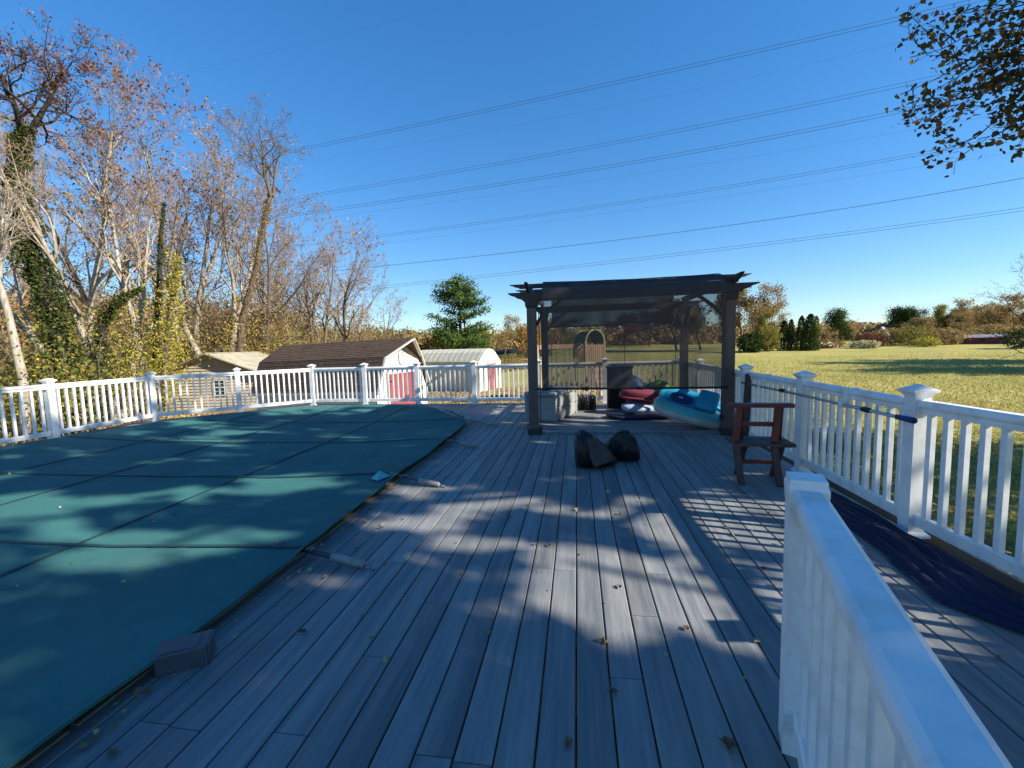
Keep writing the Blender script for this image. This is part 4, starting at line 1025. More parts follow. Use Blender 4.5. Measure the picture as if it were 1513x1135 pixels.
# ivy covered leaning trunk and its crown
def path_tree(name, label, pts, r0, r1, bark, leafm, nleaf, lsize, lrad, crown=None, cat='tree', leafrange=(0, 1)):
    P = [Vector(p) for p in pts]; root = empty(name, P[0]); tag(root, label, cat)
    m = len(P); fine = []
    for i in range(m-1):
        for t in (0, .33, .66): fine.append(P[i].lerp(P[i+1], t))
    fine.append(P[-1]); L = len(fine)
    rad = [r0+(r1-r0)*i/(L-1) for i in range(L)]
    MB().tube([p-P[0] for p in fine], rad, 10).build('trunk', bark, root, True)
    rng = np.random.default_rng(int(abs(P[0].x*100))+5)
    if nleaf:
        t = leafrange[0]+(leafrange[1]-leafrange[0])*rng.random(nleaf)**1.1; idx = t*(L-1.001); i0 = idx.astype(int); f = (idx-i0)[:, None]
        A = np.array([list(p-P[0]) for p in fine]); Q = A[i0]*(1-f)+A[i0+1]*f
        R = np.array(rad)[i0][:, None]+lrad*(1-.85*t[:, None]**1.3); D = rng.normal(size=(nleaf, 3)); D /= np.linalg.norm(D, axis=1, keepdims=True)
        lump = np.array([1+.95*mnoise.noise((q[0]*1.7, q[1]*1.7, q[2]*1.7)) for q in Q+D*.5])[:, None]
        Q = Q+D*R*lump*(.55+.45*rng.random((nleaf, 1)))
        inst('ivy' if leafm in (LM['ivy'],) else 'creeper', leafmesh('climber', Q, lsize, leafm, rng, 'quad'), root)
    if crown:
        segs, tips = grow(rng, **crown['g']); off = np.array(list(P[-1]-P[0])); s2 = segs.copy(); s2[:, :3] += off; s2[:, 3:6] += off
        inst('limbs', segmesh('limbs', s2, bark, 5), root)
        idx = rng.integers(0, len(tips), crown['n']); inst('leaves', leafmesh('leaves', tips[idx]+off+rng.normal(size=(crown['n'], 3))*.08, .085, crown['leaf'], rng), root)
    return root
Y = 13.0
path_tree('ivy_covered_tree', 'leaning tree thickly wrapped in dark green ivy at the far left', [at(118, 640, Y), at(104, 560, Y), at(78, 470, Y), at(48, 380, Y), at(28, 300, Y), at(28, 235, Y), at(38, 190, Y)], .26, .15, 'barkd', LM['ivy'], 20000, .10, .52,
          dict(g=dict(H=3.1, r0=.10, stems=4, spread=.75, nb=(8, 6, 5, 3), first=.12, lratio=(.75, .55, .5, .5), wob=.2, up=.15), n=3000, leaf=LM['redbrown']))
path_tree('ivy_covered_tree', 'short forked trunk coated in ivy right of the leaning ivy tree', [at(152, 620, 14.5), at(150, 540, 14.5), at(150, 480, 14.5), at(172, 445, 14.5), at(208, 426, 15)], .20, .06, 'barkd', LM['ivy'], 3800, .085, .20)
path_tree('ivy_covered_tree', 'tall slim trunk with dark ivy up its middle behind the yellow creeper', [at(228, 600, 17), at(232, 480, 17), at(236, 400, 17), at(238, 345, 17), at(243, 300, 17)], .15, .04, 'barkd', LM['ivy'], 1500, .09, .16)
path_tree('creeper_covered_tree', 'trunk hung with bright yellow leaved creeper left of the tan shed', [at(238, 600, 16.5), at(246, 520, 16.5), at(254, 440, 16.5), at(262, 380, 16.5)], .13, .08, 'barkm', LM['yellow'], 2600, .095, .62)
path_tree('creeper_covered_tree', 'yellow leafed creeper mound rising over the tan shed roof', [at(345, 560, 28), at(343, 500, 28), at(350, 440, 28)], .12, .08, 'barkm', LM['yellow'], 1700, .12, .8)
path_tree('vine_tree', 'leaning trunk wrapped in rusty brown vines above the shed roofs', [at(352, 540, 24), at(358, 470, 24), at(378, 400, 24), at(388, 340, 24), at(400, 285, 24)], .22, .10, 'barkm', LM['brown'], 2600, .10, .26,
          dict(g=dict(H=4.2, r0=.09, stems=3, spread=.7, nb=(8, 6, 5, 3), first=.12, lratio=(.75, .55, .5, .5), wob=.2, up=.2), n=600, leaf=LM['brown']))
path_tree('pale_barked_tree', 'pale peeling trunk standing just behind the left railing', [at(38, 640, 10.5), at(34, 560, 10.5), at(20, 500, 10.5), at(10, 455, 10.5), at(-8, 400, 10.5)], .13, .07, 'barkl', None, 0, .1, .1,
          dict(g=dict(H=3.0, r0=.07, stems=3, spread=.6, nb=(8, 6, 4, 3), first=.1, lratio=(.6, .5, .5, .5)), n=350, leaf=LM['brown']))

# undergrowth: a thicket nobody could count
def thicket(name, label, areas, n, size, leafm, seed, nt_=0, tw=2.0):
    rng = np.random.default_rng(seed); P = []; S = []
    per_ = n//len(areas)
    for (px0, px1, Y0, Y1, y_top) in areas:
        cl = max(8, per_//260)
        for c in range(cl):
            px = rng.uniform(px0, px1); Yd = rng.uniform(Y0, Y1); g = at(px, 560, Yd); z0 = gz(g.x, g.y); top = at(px, y_top, Yd).z
            h = max(.8, (top-z0)*rng.uniform(.7, 1.1)); cz = z0+h*rng.uniform(.3, .85)
            k = per_//cl; rx = rng.uniform(.7, 1.5)*(1+Yd*.015)
            q = rng.normal(size=(k, 3))*np.array([rx*.5, rx*.5, h*.27])
            P.append(q+np.array([g.x, g.y, cz]))
        for c in range(nt_//len(areas)):
            px = rng.uniform(px0, px1); Yd = rng.uniform(Y0, Y1); g = at(px, 560, Yd); z0 = gz(g.x, g.y); top = at(px, y_top, Yd).z
            p = np.array([g.x, g.y, z0]); L = max(.8, (top-z0)*rng.uniform(.6, 1.35)); d = np.array([rng.normal()*.25, rng.normal()*.25, 1.])
            r = rng.uniform(.008, .028)
            for i in range(6):
                d = d+rng.normal(size=3)*.14; d /= np.linalg.norm(d); q = p+d*L/6; S.append((*p, *q, r, r*.8)); r *= .8
                if i > 1:
                    for _ in range(2):
                        e = d+rng.normal(size=3)*.7; e /= np.linalg.norm(e); S.append((*q, *(q+e*L*.16), r*.6, .003))
                p = q
    P = np.vstack(P); P = P[P[:, 2] > -1.45]
    o = inst(name, leafmesh(name, P, size, leafm, rng)); o['kind'] = 'stuff'; tag(o, label, 'undergrowth')
    if S:
        o2 = inst(name+'_stems', segmesh(name+'_stems', S, 'twig', 3)); o2['kind'] = 'stuff'; tag(o2, 'bare upright stems and saplings growing in the '+label.split(' in the ')[0], 'undergrowth')
A1 = [(-120, 120, 10, 17, 470), (100, 260, 15, 22, 450), (230, 400, 22, 30, 440), (380, 560, 32, 42, 470)]
thicket('tan_undergrowth', 'tan and brown leafed thicket in the left woods', [(-140, 130, 16.5, 24, 430), (60, 240, 18, 27, 430), (240, 420, 26, 36, 440), (380, 560, 36, 50, 466), (300, 470, 30, 40, 450)], 80000, .15, LM['tan'], 31, 520)
thicket('olive_undergrowth', 'olive green thicket in the left woods behind the rail', [(-160, 120, 10.5, 16, 510), (90, 235, 15, 24, 480), (240, 460, 26, 34, 470), (400, 580, 36, 48, 484)], 30000, .12, LM['olive'], 32, 260)
thicket('yellow_undergrowth', 'yellow leaved shrubs scattered in the left woods', [(-160, 110, 10.8, 14, 560), (120, 235, 15, 20, 500), (200, 250, 15, 20, 440), (250, 420, 25, 30, 455)], 14000, .095, LM['yellow'], 33, 60)
thicket('rusty_undergrowth', 'rusty red brown brush in the far left woods', [(380, 520, 34, 44, 440), (60, 200, 20, 30, 400), (300, 420, 30, 40, 430)], 9000, .13, LM['redbrown'], 34, 160)

# far-off woods behind everything
def crowns(name, label, spots, leafm, seed, size=.55, npc=420):
    rng = np.random.default_rng(seed); P = []
    for (x, y, z0, h, wd) in spots:
        k = int(npc*rng.uniform(.8, 1.2)); q = rng.normal(size=(k, 3)); q /= np.linalg.norm(q, axis=1, keepdims=True)
        q *= (.55+.45*rng.random((k, 1)))
        lump = 1+.25*np.sin(q[:, :1]*7+x)*np.cos(q[:, 2:3]*6+y)
        q = q*lump*np.array([wd*.5, wd*.5, h*.5]); P.append(q+np.array([x, y, z0+h*.52]))
    o = inst(name, leafmesh(name, np.vstack(P), size, leafm, rng)); o['kind'] = 'stuff'; tag(o, label, 'woodland'); return o
def spots(px0, px1, Y0, Y1, ytop, n, seed, wd=7):
    rng = np.random.default_rng(seed); out = []
    for i in range(n):
        px = px0+(px1-px0)*(i+rng.random())/n; Y = rng.uniform(Y0, Y1); g = at(px, 530, Y); z0 = min(gz(g.x, g.y), 0)-1
        t = ytop(px)+rng.uniform(-5, 8); top = at(px, t, Y).z; out.append((g.x, g.y, z0, max(3, top-z0), wd*rng.uniform(.8, 1.3)))
    return out
crowns('far_olive_wood', 'distant olive and gold woodland along the skyline left of the pine', spots(380, 800, 95, 150, lambda p: 484+(.02*(p-400) if p > 560 else 0), 70, 1, 9), LM['olive'], 41, .65, 800)
crowns('far_tan_wood', 'distant tan woodland behind the sheds and the pergola', spots(400, 1060, 85, 130, lambda p: 492-(10 if p > 800 else 0), 70, 2, 9), LM['tan'], 42, .65, 700)
crowns('far_brown_wood', 'distant brown woodland behind the lawn on the right', spots(1080, 1650, 85, 125, lambda p: 484-.03*(p-1100), 80, 3, 10), LM['brown'], 43, .7, 800)
crowns('far_left_wood', 'dense woodland far behind the trees on the left', spots(-500, 440, 42, 62, lambda p: 422+.08*max(0, p), 90, 4, 9), LM['tan'], 44, .42, 1500)

# individual far trees: leafy variants
def leafy(seed, H, W, leafm, n, size, bark='barkm', trunk=.2, nb=(9, 5, 4, 3), clump=.35):
    rng = np.random.default_rng(seed)
    segs, tips = grow(rng, H, H*.022, stems=1, spread=.4*W/H*1.6, levels=3, first=.22, nb=nb, lratio=(.5*W/H*1.2, .5, .5, .5), up=.3)
    idx = rng.integers(0, len(tips), n)
    return (segmesh('trunk', segs, bark, 4), None, leafmesh('leaves', tips[idx]+rng.normal(size=(n, 3))*clump, size, leafm, rng))
LT = dict(brown=leafy(1, 8, 7, LM['brown'], 5000, .22), olive=leafy(2, 7, 7, LM['olive'], 5500, .22), orange=leafy(3, 6, 5, LM['orange'], 3200, .2),
          maroon=leafy(4, 6, 7, LM['maroon'], 5000, .24), ever=leafy(5, 7, 7, LM['ever'], 6500, .22, 'barkd', clump=.45), tanb=leafy(6, 8, 6, LM['tan'], 2300, .2, clump=.3))
def ftree(kind, px, topy, Y, label, rz=0, wide=1.0, group=None, name=None, cat='tree'):
    g = at(px, 520, Y); z0 = gz(g.x, g.y)-.15; top = at(px, topy, Y).z; H = top-z0
    ref = dict(brown=8.6, olive=7.6, orange=6.6, maroon=6.6, ever=7.6, tanb=8.6)[kind]; s = H/ref
    o = place_tree(LT[kind], (g.x, g.y, z0), rz, s*wide, name or 'leafy_tree', label, cat, group, sz=s); return o
ftree('tanb', 742, 466, 60, 'pale thin crowned tree right of the pine', 1)
ftree('orange', 776, 482, 48, 'orange leaved tree beside the left pergola post', 2, 1.1)
ftree('olive', 715, 492, 55, 'low olive tree directly right of the pine', 3, 1.4)
ftree('tanb', 1112, 420, 55, 'tall pinkish brown half bare tree right of the pergola', .5, 1.0)
ftree('brown', 1085, 442, 58, 'brown leaved tree partly hidden by the right pergola post', 1.5, 1.0)
ftree('olive', 1135, 470, 52, 'dark olive tree left of the arborvitae columns', 2.5, 1.0)
ftree('maroon', 1000, 452, 62, 'maroon tree seen through the shade screen by the back right post', .2, 1.5)
ftree('maroon', 925, 470, 85, 'far maroon tree seen through the middle of the shade screen', 1.2, 1.5)
ftree('brown', 1035, 448, 60, 'broad brown tree behind the right half of the shade screen', 2.2, 1.3)
ftree('brown', 960, 462, 80, 'distant brown tree seen above the tall black cabinet', 4.2, 1.3)
ftree('olive', 842, 478, 75, 'distant olive tree behind the playset swing beam', 3.3, 1.5)
ftree('brown', 815, 470, 65, 'distant brown tree behind the left back post of the pergola', 1.4, 1.3)
ftree('ever', 1240, 464, 60, 'spreading dark tree standing alone right of the arborvitae columns', 2.6, 1.1)
ftree('ever', 1345, 460, 85, 'dark evergreen crown on the skyline behind the grey roof', 3.6, 1.3)
ftree('olive', 1378, 458, 80, 'golden olive tree on the skyline right of the dark evergreen crown', 4.6, 1.1)
ftree('ever', 1400, 468, 78, 'deep green tree just left of the bare crowned grove', 5.6, 1.0)
ftree('brown', 1300, 478, 95, 'low brown tree directly behind the grey roof', 5.0, 1.4)
ftree('brown', 1500, 450, 75, 'brown tree at the far right edge behind the red trailer', .9, 1.4)
ftree('tanb', 1445, 440, 78, 'bare rounded tree rising behind the red trailer', 1.9, 1.3)
ftree('tanb', 1480, 448, 76, 'bare grey tree right of the rounded bare tree', 2.9, 1.3)
ftree('tanb', 1425, 462, 66, 'scrubby bare tree just left of the red trailer', 3.9, 1.4)
ftree('brown', 1560, 455, 60, 'brown tree cut by the right frame edge', 4.9, 1.3)
for i, (k, px, ty, Yd, rz, wd, lb) in enumerate([('brown', 1098, 432, 60, 3.3, 1.3, 'dense brown tree behind the tall half bare tree'), ('brown', 1140, 448, 64, .7, 1.3, 'tan brown tree on the right flank of the tall half bare tree'),
    ('brown', 1262, 474, 72, 1.7, 1.4, 'brown tree right behind the lone spreading tree'), ('tanb', 1225, 478, 70, 2.7, 1.5, 'thin tan tree between the arborvitae and the lone spreading tree'), ('ever', 1325, 462, 88, 5.2, 1.7, 'left half of the dark evergreen crown on the skyline'),
    ('brown', 1360, 470, 75, .4, 1.6, 'brown tree below the golden olive skyline tree'), ('brown', 1415, 462, 85, 5.9, 1.6, 'wide brown tree behind the deep green tree'), ('tanb', 1462, 438, 88, 4.8, 1.8, 'pale bare tree forming the highest skyline dome at right'),
    ('brown', 1440, 455, 90, 1.1, 1.8, 'rust brown tree left of the skyline dome'), ('brown', 1490, 458, 88, 2.1, 1.8, 'rust brown tree right of the skyline dome'), ('maroon', 1520, 462, 90, 3.1, 1.6, 'dull maroon tree on the right edge skyline'), ('olive', 1300, 490, 70, 4.1, 1.5, 'olive tree beside the grey roof')]):
    ftree(k, px, ty, Yd, lb, rz, wd)
# shrubs
def shrub(name, px, topy, Y, wpx, leafm, label, n=900, size=.16, seed=1, col=False, cat='shrub', group=None):
    rng = np.random.default_rng(seed); g = at(px, 520, Y); z0 = gz(g.x, g.y)-.1; H = at(px, topy, Y).z-z0; W = wpx/FPX*Y*(1.28 if col else 1.15)
    root = empty(name, (g.x, g.y, z0)); tag(root, label, cat, group)
    t = rng.random(n); a = rng.random(n)*2*PI
    if col:
        r = W/2*(np.clip(1.2*(1-t)**.46, 0, 1))*(.5+.5*rng.random(n)); r *= 1+.18*np.sin(a*3+seed)+.15*np.sin(t*17+a*2)
        P = np.column_stack([r*np.cos(a), r*np.sin(a), t*H])
    else:
        q = rng.normal(size=(n, 3)); q /= np.linalg.norm(q, axis=1, keepdims=True); q *= (.6+.4*rng.random((n, 1)))*(1+.2*np.sin(q[:, :1]*8+seed)*np.sin(q[:, 2:3]*7))
        P = q*np.array([W/2, W/2, H*.52])+np.array([0, 0, H*.5])
    inst('foliage', leafmesh('foliage', P, size, leafm, rng), root)
    S = [(0, 0, 0, rng.normal()*.1, rng.normal()*.1, H*.6, .06, .02)]
    for _ in range(14):
        e = rng.normal(size=3)*np.array([W*.2, W*.2, .1]); S.append((0, 0, H*.15, e[0], e[1], H*rng.uniform(.4, .85), .03, .01))
    inst('stem', segmesh('stem', S, 'barkd', 4), root)
    return root
AV = 'narrow arborvitae columns on the far lawn edge'
shrub('arborvitae', 1158, 474, 55, 13, LM['ever'], 'short dark arborvitae column, leftmost of the columns', 2200, .16, 1, True, 'shrub', AV)
shrub('arborvitae', 1168, 472, 55, 9, LM['ever'], 'thin arborvitae column second from the left', 1500, .16, 2, True, 'shrub', AV)
shrub('arborvitae', 1183, 467, 54, 12, LM['ever'], 'tall arborvitae column left of the tallest one', 2400, .16, 3, True, 'shrub', AV)
shrub('arborvitae', 1196, 464, 54, 16, LM['ever'], 'tallest and fullest arborvitae column', 3200, .16, 4, True, 'shrub', AV)
shrub('arborvitae', 1205, 467, 55, 9, LM['olive'], 'arborvitae column with yellowish right side, rightmost of the columns', 1300, .16, 5, True, 'shrub', AV)
shrub('hedge_shrub', 1110, 492, 52, 34, LM['ever'], 'rounded dark shrub at the foot of the tall half bare tree', 2400, .2, 6)
shrub('hedge_shrub', 1135, 482, 54, 26, LM['olive'], 'dark bushy shrub just left of the arborvitae', 2200, .2, 7)
shrub('pampas_shrub', 1277, 503, 58, 30, LM['plume'], 'pale feathery pampas clump on the lawn edge', 900, .25, 8)
shrub('maroon_shrub', 1285, 492, 62, 30, LM['maroon'], 'purple brown shrub behind the pampas clump', 1500, .2, 9)
shrub('bushy_shrub', 1315, 484, 64, 36, LM['brown'], 'reddish brown bush between the grey roof and the pampas clump', 1700, .2, 10)
shrub('bushy_shrub', 1345, 482, 62, 40, LM['olive'], 'broad olive bush in front of the golden olive tree', 2000, .2, 11)
shrub('bushy_shrub', 1368, 498, 58, 26, LM['yellow'], 'low yellow green bush left of the red trailer', 900, .18, 12)
shrub('bushy_shrub', 1395, 484, 62, 40, LM['tan'], 'wide tan bush left of the red trailer', 1700, .2, 13)
shrub('bushy_shrub', 1465, 478, 70, 44, LM['brown'], 'wide brown bush directly behind the red trailer', 1900, .2, 14)
shrub('bushy_shrub', 1222, 500, 60, 34, LM['tan'], 'low tan brush right of the arborvitae columns', 1200, .2, 15)
shrub('bushy_shrub', 760, 528, 42, 60, LM['tan'], 'tangled pinkish garden bed beyond the cream metal shed', 1600, .14, 16)
shrub('bushy_shrub', 755, 522, 46, 40, LM['olive'], 'olive garden shrub behind the tangled bed', 1200, .16, 17)
shrub('bushy_shrub', 700, 505, 42, 40, LM['ever'], 'dark green shrub below the right side of the pine', 1600, .18, 18)
shrub('bushy_shrub', 640, 497, 42, 50, LM['ever'], 'dark green shrub below the left side of the pine', 2200, .18, 19)
shrub('bushy_shrub', 1510, 484, 50, 34, LM['ever'], 'dark evergreen bush at the right frame edge', 1600, .18, 20)

# pine
def pine():
    rng = np.random.default_rng(77); Y = 40.; g = at(680, 515, Y); z0 = -1.3; H = at(680, 408, Y).z-z0
    root = empty('pine_tree', (g.x, g.y, z0)); tag(root, 'big green pine with dark trunks rising behind the cream metal shed', 'tree')
    S = [(0, 0, 0, .1, 0, H*.5, .22, .14), (.1, 0, H*.5, 0, 0, H*.97, .14, .03), (.35, .1, 0, .45, .2, H*.45, .14, .08), (.45, .2, H*.45, .5, .1, H*.8, .08, .03)]; P = []
    for i in range(120):
        t = rng.uniform(.10, 1.0); a = rng.random()*2*PI; prof = (min(1, (1.02-t)*2.1))**.6*(1.0 if t > .3 else .95)
        L = 2.75*prof*rng.uniform(.65, 1.12)+.2; z = t*H*.97
        if .28 < t < .62 and abs(math.cos(a)) < .5 and math.sin(a) < 0 and rng.random() < .6: continue
        p = np.array([0, 0, z]); d = np.array([math.cos(a), math.sin(a), .25]); n = 5
        for k in range(n):
            q = p+d*L/n; S.append((*p, *q, .035*(1-k/n)+.008, .035*(1-(k+1)/n)+.008)); d = d+np.array([0, 0, .04])+rng.normal(size=3)*.08
            if k > 0:
                m_ = int(62*(L/3)); c = q+rng.normal(size=(m_, 3))*np.array([.30, .30, .14]); P.append(c)
            p = q
    inst('trunk', segmesh('trunk', S, 'barkd', 6), root); inst('foliage', leafmesh('needles', np.vstack(P), .17, LM['pine'], rng, 'quad'), root)
pine()

# bare tree at the right edge of the picture
segs, tips = grow(np.random.default_rng(9), 7, .12, stems=2, spread=.75, nb=(9, 6, 5, 3), first=.12, lratio=(.7, .5, .5, .5), droop=.2)
bt = split_meshes('b', segs, tips, 'barkd', LM['brown'], .07, 160, R_, .1)
g = at(1535, 520, 26); place_tree(bt, (g.x, g.y, gz(g.x, g.y)-.1), 2.0, .78, 'bare_tree', 'dark bare tree reaching in from the right frame edge over the lawn', 'tree')

# ------------------------------------------------------------------ shade trees to the right of the deck
def limb_from(rng, a, b, r, twigs, lmax, segs, leaves, nper, clump):
    a = np.array(a, float); b = np.array(b, float); n = 10; p = a; L = np.linalg.norm(b-a); pts = [a]
    for i in range(n):
        t = (i+1)/n; q = a+(b-a)*t+np.array([0, 0, .10*L*math.sin(PI*t)])+rng.normal(size=3)*.02*L*(t < 1)
        rr = r*(1-.85*t); segs.append((*p, *q, r*(1-.85*(t-1/n)), rr+.003)); p = q; pts.append(q)
    for k in range(twigs):
        t = .25+.75*(k+rng.random())/twigs; i = min(n-1, int(t*n)); q = pts[i]+(pts[i+1]-pts[i])*(t*n-i)
        d = (b-a)/L+rng.normal(size=3)*.75; d[2] -= .15; d /= np.linalg.norm(d); l = lmax*rng.uniform(.5, 1.1)*(1.2-.6*t); pp = q; w_ = r*.3*(1-t)+.006
        for j in range(4):
            d = d+rng.normal(size=3)*.16; d[2] -= .05; d /= np.linalg.norm(d); qq = pp+d*l/4; segs.append((*pp, *qq, w_, w_*.75)); w_ *= .75
            m_ = rng.integers(nper//2, nper+1); leaves.append(qq+rng.normal(size=(m_, 3))*clump)
            for _ in range(2):
                e = d+rng.normal(size=3)*.8; e /= np.linalg.norm(e); z = qq+e*l*.22; segs.append((*qq, *z, w_*.6, .003))
                leaves.append(z+rng.normal(size=(max(1, nper//2), 3))*clump*.7)
            pp = qq
def thr(u, v):  # shapes gaps in the unseen crowns so sun patches land on chosen spots
    t = -.06
    if v > 4.6 and u > -2.2: t = .10
    if v < 2.35: t = -.42 if u > -2.2 else -.24
    if v < 1.5 and u > -2.6: t -= .35
    if u < -2.2 and v > 2.35: t = -.03
    if u < -7.5: t = -.30
    if 1.9 < u < 3 and 1.2 < v < 4.6: t = -.75
    if 1.5 <= v < 2.35 and -2.2 < u < 1.9: t = -.27
    for cu, cv, ru, rv, am in ((-1.2, 3.8, .8, .6, .60), (-3.1, 4.25, 1.1, .45, .62), (-1.0, 2.95, .5, .25, .45), (.22, 2.72, .36, .30, .75), (.62, 3.6, .28, .7, .65), (1.55, 3.4, .85, .65, .8), (1.5, 4.7, .9, .22, .6), (1.5, 6.1, .8, .4, .45),
                               (-1.6, 9.0, 1.3, .9, .3), (-1.1, 5.6, .5, .4, .5), (.1, 6.3, .7, .3, .5), (-5.5, 5.6, 1.0, .5, .35), (-3.8, 6.7, 1.2, .35, .4), (-4.2, 2.4, .6, .3, .35), (-7.5, 4.5, .8, .5, .3), (-2.7, 1.9, .5, .25, .3)):
        d = ((u-cu)/ru)**2+((v-cv)/rv)**2
        if d < 4: t += .62*am*math.exp(-d*1.2)
    return t
def shade_keep(P):
    u = P[:, 0]-1.655*P[:, 2]; v = P[:, 1]+.316*P[:, 2]
    return np.array([mnoise.noise((a*.62, b*1.5, 3.3))+.75*mnoise.noise((a*1.5+9, b*3.4, 1.7))+.45*mnoise.noise((a*3.2+2, b*6.5, 5.1)) > thr(a, b) for a, b in zip(u, v)])
def shade_tree(name, label, base, H, radii, center, nlimb, seed, extra=None, nper=5, twigs=12, lsize=.10, clump=.10, keep=True, prune=True):
    rng = np.random.default_rng(seed); segs = []; leaves = []; base = np.array(base, float); c = np.array(center, float)
    fork = base+(c-base)*.38
    p = base
    for i in range(6):
        q = base+(fork-base)*(i+1)/6+rng.normal(size=3)*.04; segs.append((*p, *q, .30*(1-.06*i), .30*(1-.06*(i+1)))); p = q
    for i in range(nlimb):
        d = rng.normal(size=3); d[2] = abs(d[2])*.8-.25; d /= np.linalg.norm(d); tgt = c+d*np.array(radii)*rng.uniform(.4, 1.0)
        if keep and tgt[0] < .93*tgt[1]+1.6: continue
        limb_from(rng, p, tgt, .10, twigs, radii[0]*.38, segs, leaves, nper, clump)
    P = np.vstack(leaves)
    S = np.array(segs)
    if prune:
        P = P[shade_keep(P)]; mid = (S[:, :3]+S[:, 3:6])/2; S = S[(S[:, 6] > .04) | shade_keep(mid)]
    if keep:
        mask = (P[:, 0] > .90*P[:, 1]+.45) | (P[:, 2] > 3.2+1.05*np.hypot(P[:, 0], P[:, 1])); P = P[mask]
        mid = (S[:, :3]+S[:, 3:6])/2; S = S[mid[:, 0] > .90*mid[:, 1]+.45]
    if extra:
        seg2 = []; lv2 = []
        for a, b in extra: limb_from(rng, a, b, .012, 11, .9, seg2, lv2, 4, .08)
        S = np.vstack([S, np.array(seg2)]); P = np.vstack([P]+lv2)
    E = len(np.vstack(lv2)) if extra else 0
    root = empty(name, base); tag(root, label, 'tree')
    S[:, :3] -= base; S[:, 3:6] -= base; P = P-base
    inst('trunk', segmesh('trunk', S, 'barkd', 6), root); sz = np.full(len(P), lsize)*(1+.35*(rng.random(len(P))*2-1))
    if E: sz[-E:] *= .47
    inst('leaves', leafmesh('leaves', P, sz, LM['shade'], rng, 'leaf'), root)
    return root
ex = []
src = at(1900, 40, 5.2)
for px, py, Y in ((1330, 140, 6.2), (1345, 85, 6.6), (1400, 165, 6.2), (1410, 215, 6.0), (1425, 20, 6.4), (1475, 205, 5.8), (1500, 120, 6.0), (1430, 100, 6.3), (1490, 40, 6.0)):
    ex.append((tuple(src), tuple(at(px, py, Y))))
shade_tree('maple_tree', 'dark leaved tree whose branches hang into the top right corner', (11.5, 5.0, -1.1), 9, (5.6, 5.4, 5.4), (9.0, 4.0, 8.6), 110, 5, ex, nper=8, clump=.15, lsize=.135)
shade_tree('maple_tree', 'leafy tree out of the picture right of the deck that shades the boards', (12.5, -3.0, -1.1), 10, (5.5, 4.5, 3.6), (11.0, -1.6, 6.4), 70, 6, nper=8, clump=.14, lsize=.13)
shade_tree('maple_tree', 'leafy tree out of the picture that shades the near lawn', (19, 5.0, -1.1), 10, (5.0, 6.0, 3.8), (17.5, 6.2, 6.0), 50, 7, nper=8, clump=.14, prune=False)
shade_tree('maple_tree', 'leafy tree out of the picture right that shades the middle of the lawn', (36, 26, -.6), 9, (5.5, 4, 3.6), (36, 26, 7.6), 34, 18, nper=6, lsize=.16, keep=False, prune=False)
shade_tree('maple_tree', 'leafy tree out of the picture that throws the long shade band on the lawn', (39, 32, -.4), 9, (5.5, 4, 3.8), (39, 32, 8.2), 36, 8, nper=6, lsize=.16, keep=False, prune=False)

# ------------------------------------------------------------------ lawn detail
rg = np.random.default_rng(55)
def scatter(n, x0, x1, y0, y1, f=None):
    X = rg.uniform(x0, x1, n); Yv = y0+(y1-y0)*rg.random(n)**1.6
    return X, Yv
def on_ground(X, Yv, dz): return np.column_stack([X, Yv, np.array([gz(a, b) for a, b in zip(X, Yv)])+dz])
X, Yv = scatter(110000, 2.9, 46, 1.5, 48); k = (X < Yv*1.0+5.5) & (X > 2.85); P = on_ground(X[k], Yv[k], .075); P = P[rg.random(len(P)) < np.clip(1.5-P[:, 1]/26, .12, 1)]
o = inst('fallen_leaves', leafmesh('fallen_leaves', P, .085, LM['litter'], rg, 'quad', 1.5)); o['kind'] = 'stuff'; tag(o, 'brown autumn leaves strewn over the lawn on the right', 'leaf litter')
X, Yv = scatter(130000, 2.9, 42, 1.0, 44); k = (X < Yv*1.0+5.0) & (rg.random(len(X)) < np.clip(1.3-Yv/44, .1, 1)); X = X[k]; Yv = Yv[k]
P = on_ground(X, Yv, .03)
def blades(P, h, rng):
    n = len(P); a = rng.random(n)*2*PI; w_ = .012+.006*rng.random(n); ln = rng.normal(size=(n, 2))*.03; hh = h*(.6+.8*rng.random(n))
    dx = np.cos(a)*w_; dy = np.sin(a)*w_
    A = P-np.column_stack([dx, dy, np.full(n, .03)]); B = P+np.column_stack([dx, dy, np.full(n, -.03)]); T = P+np.column_stack([ln[:, 0], ln[:, 1], hh])
    V = np.stack([A, B, T], 1).reshape(-1, 3); return npmesh('grass', V, np.arange(n*3).reshape(n, 3), LM['grass'], 3)
o = inst('grass', blades(P, .07, rg)); o['kind'] = 'stuff'; tag(o, 'green and straw coloured grass tufts growing on the near lawn', 'grass')
X = rg.uniform(-22, -9.7, 22000); Yv = rg.uniform(3, 18, 22000); P = on_ground(X, Yv, .03)
o = inst('woodland_litter', leafmesh('woodland_litter', P, .10, LM['litter'], rg, 'leaf', .4)); o['kind'] = 'stuff'; tag(o, 'pale dry leaves covering the ground behind the left railing', 'leaf litter')
X = rg.uniform(-9, 4, 26000); Yv = rg.uniform(11, 26, 26000); P = on_ground(X, Yv, .03)
o = inst('lawn_leaves', leafmesh('lawn_leaves', P, .08, LM['litter'], rg, 'leaf', .5)); o['kind'] = 'stuff'; tag(o, 'dry leaves scattered over the back lawn around the sheds', 'leaf litter')

# stump and flat stones just past the right railing
st = empty('tree_stump', (5.55, 10.6, gz(5.55, 10.6))); tag(st, 'pale cut stump on the lawn just behind the right railing post', 'stump')
MB().frust([(0, .42), (.2, .34), (.42, .33)], 0, 0, 14).build('bark', 'barkm', st, True); MB().frust([(.421, .31), (.43, .31)], 0, 0, 14).build('cut_face', 'stone', st)

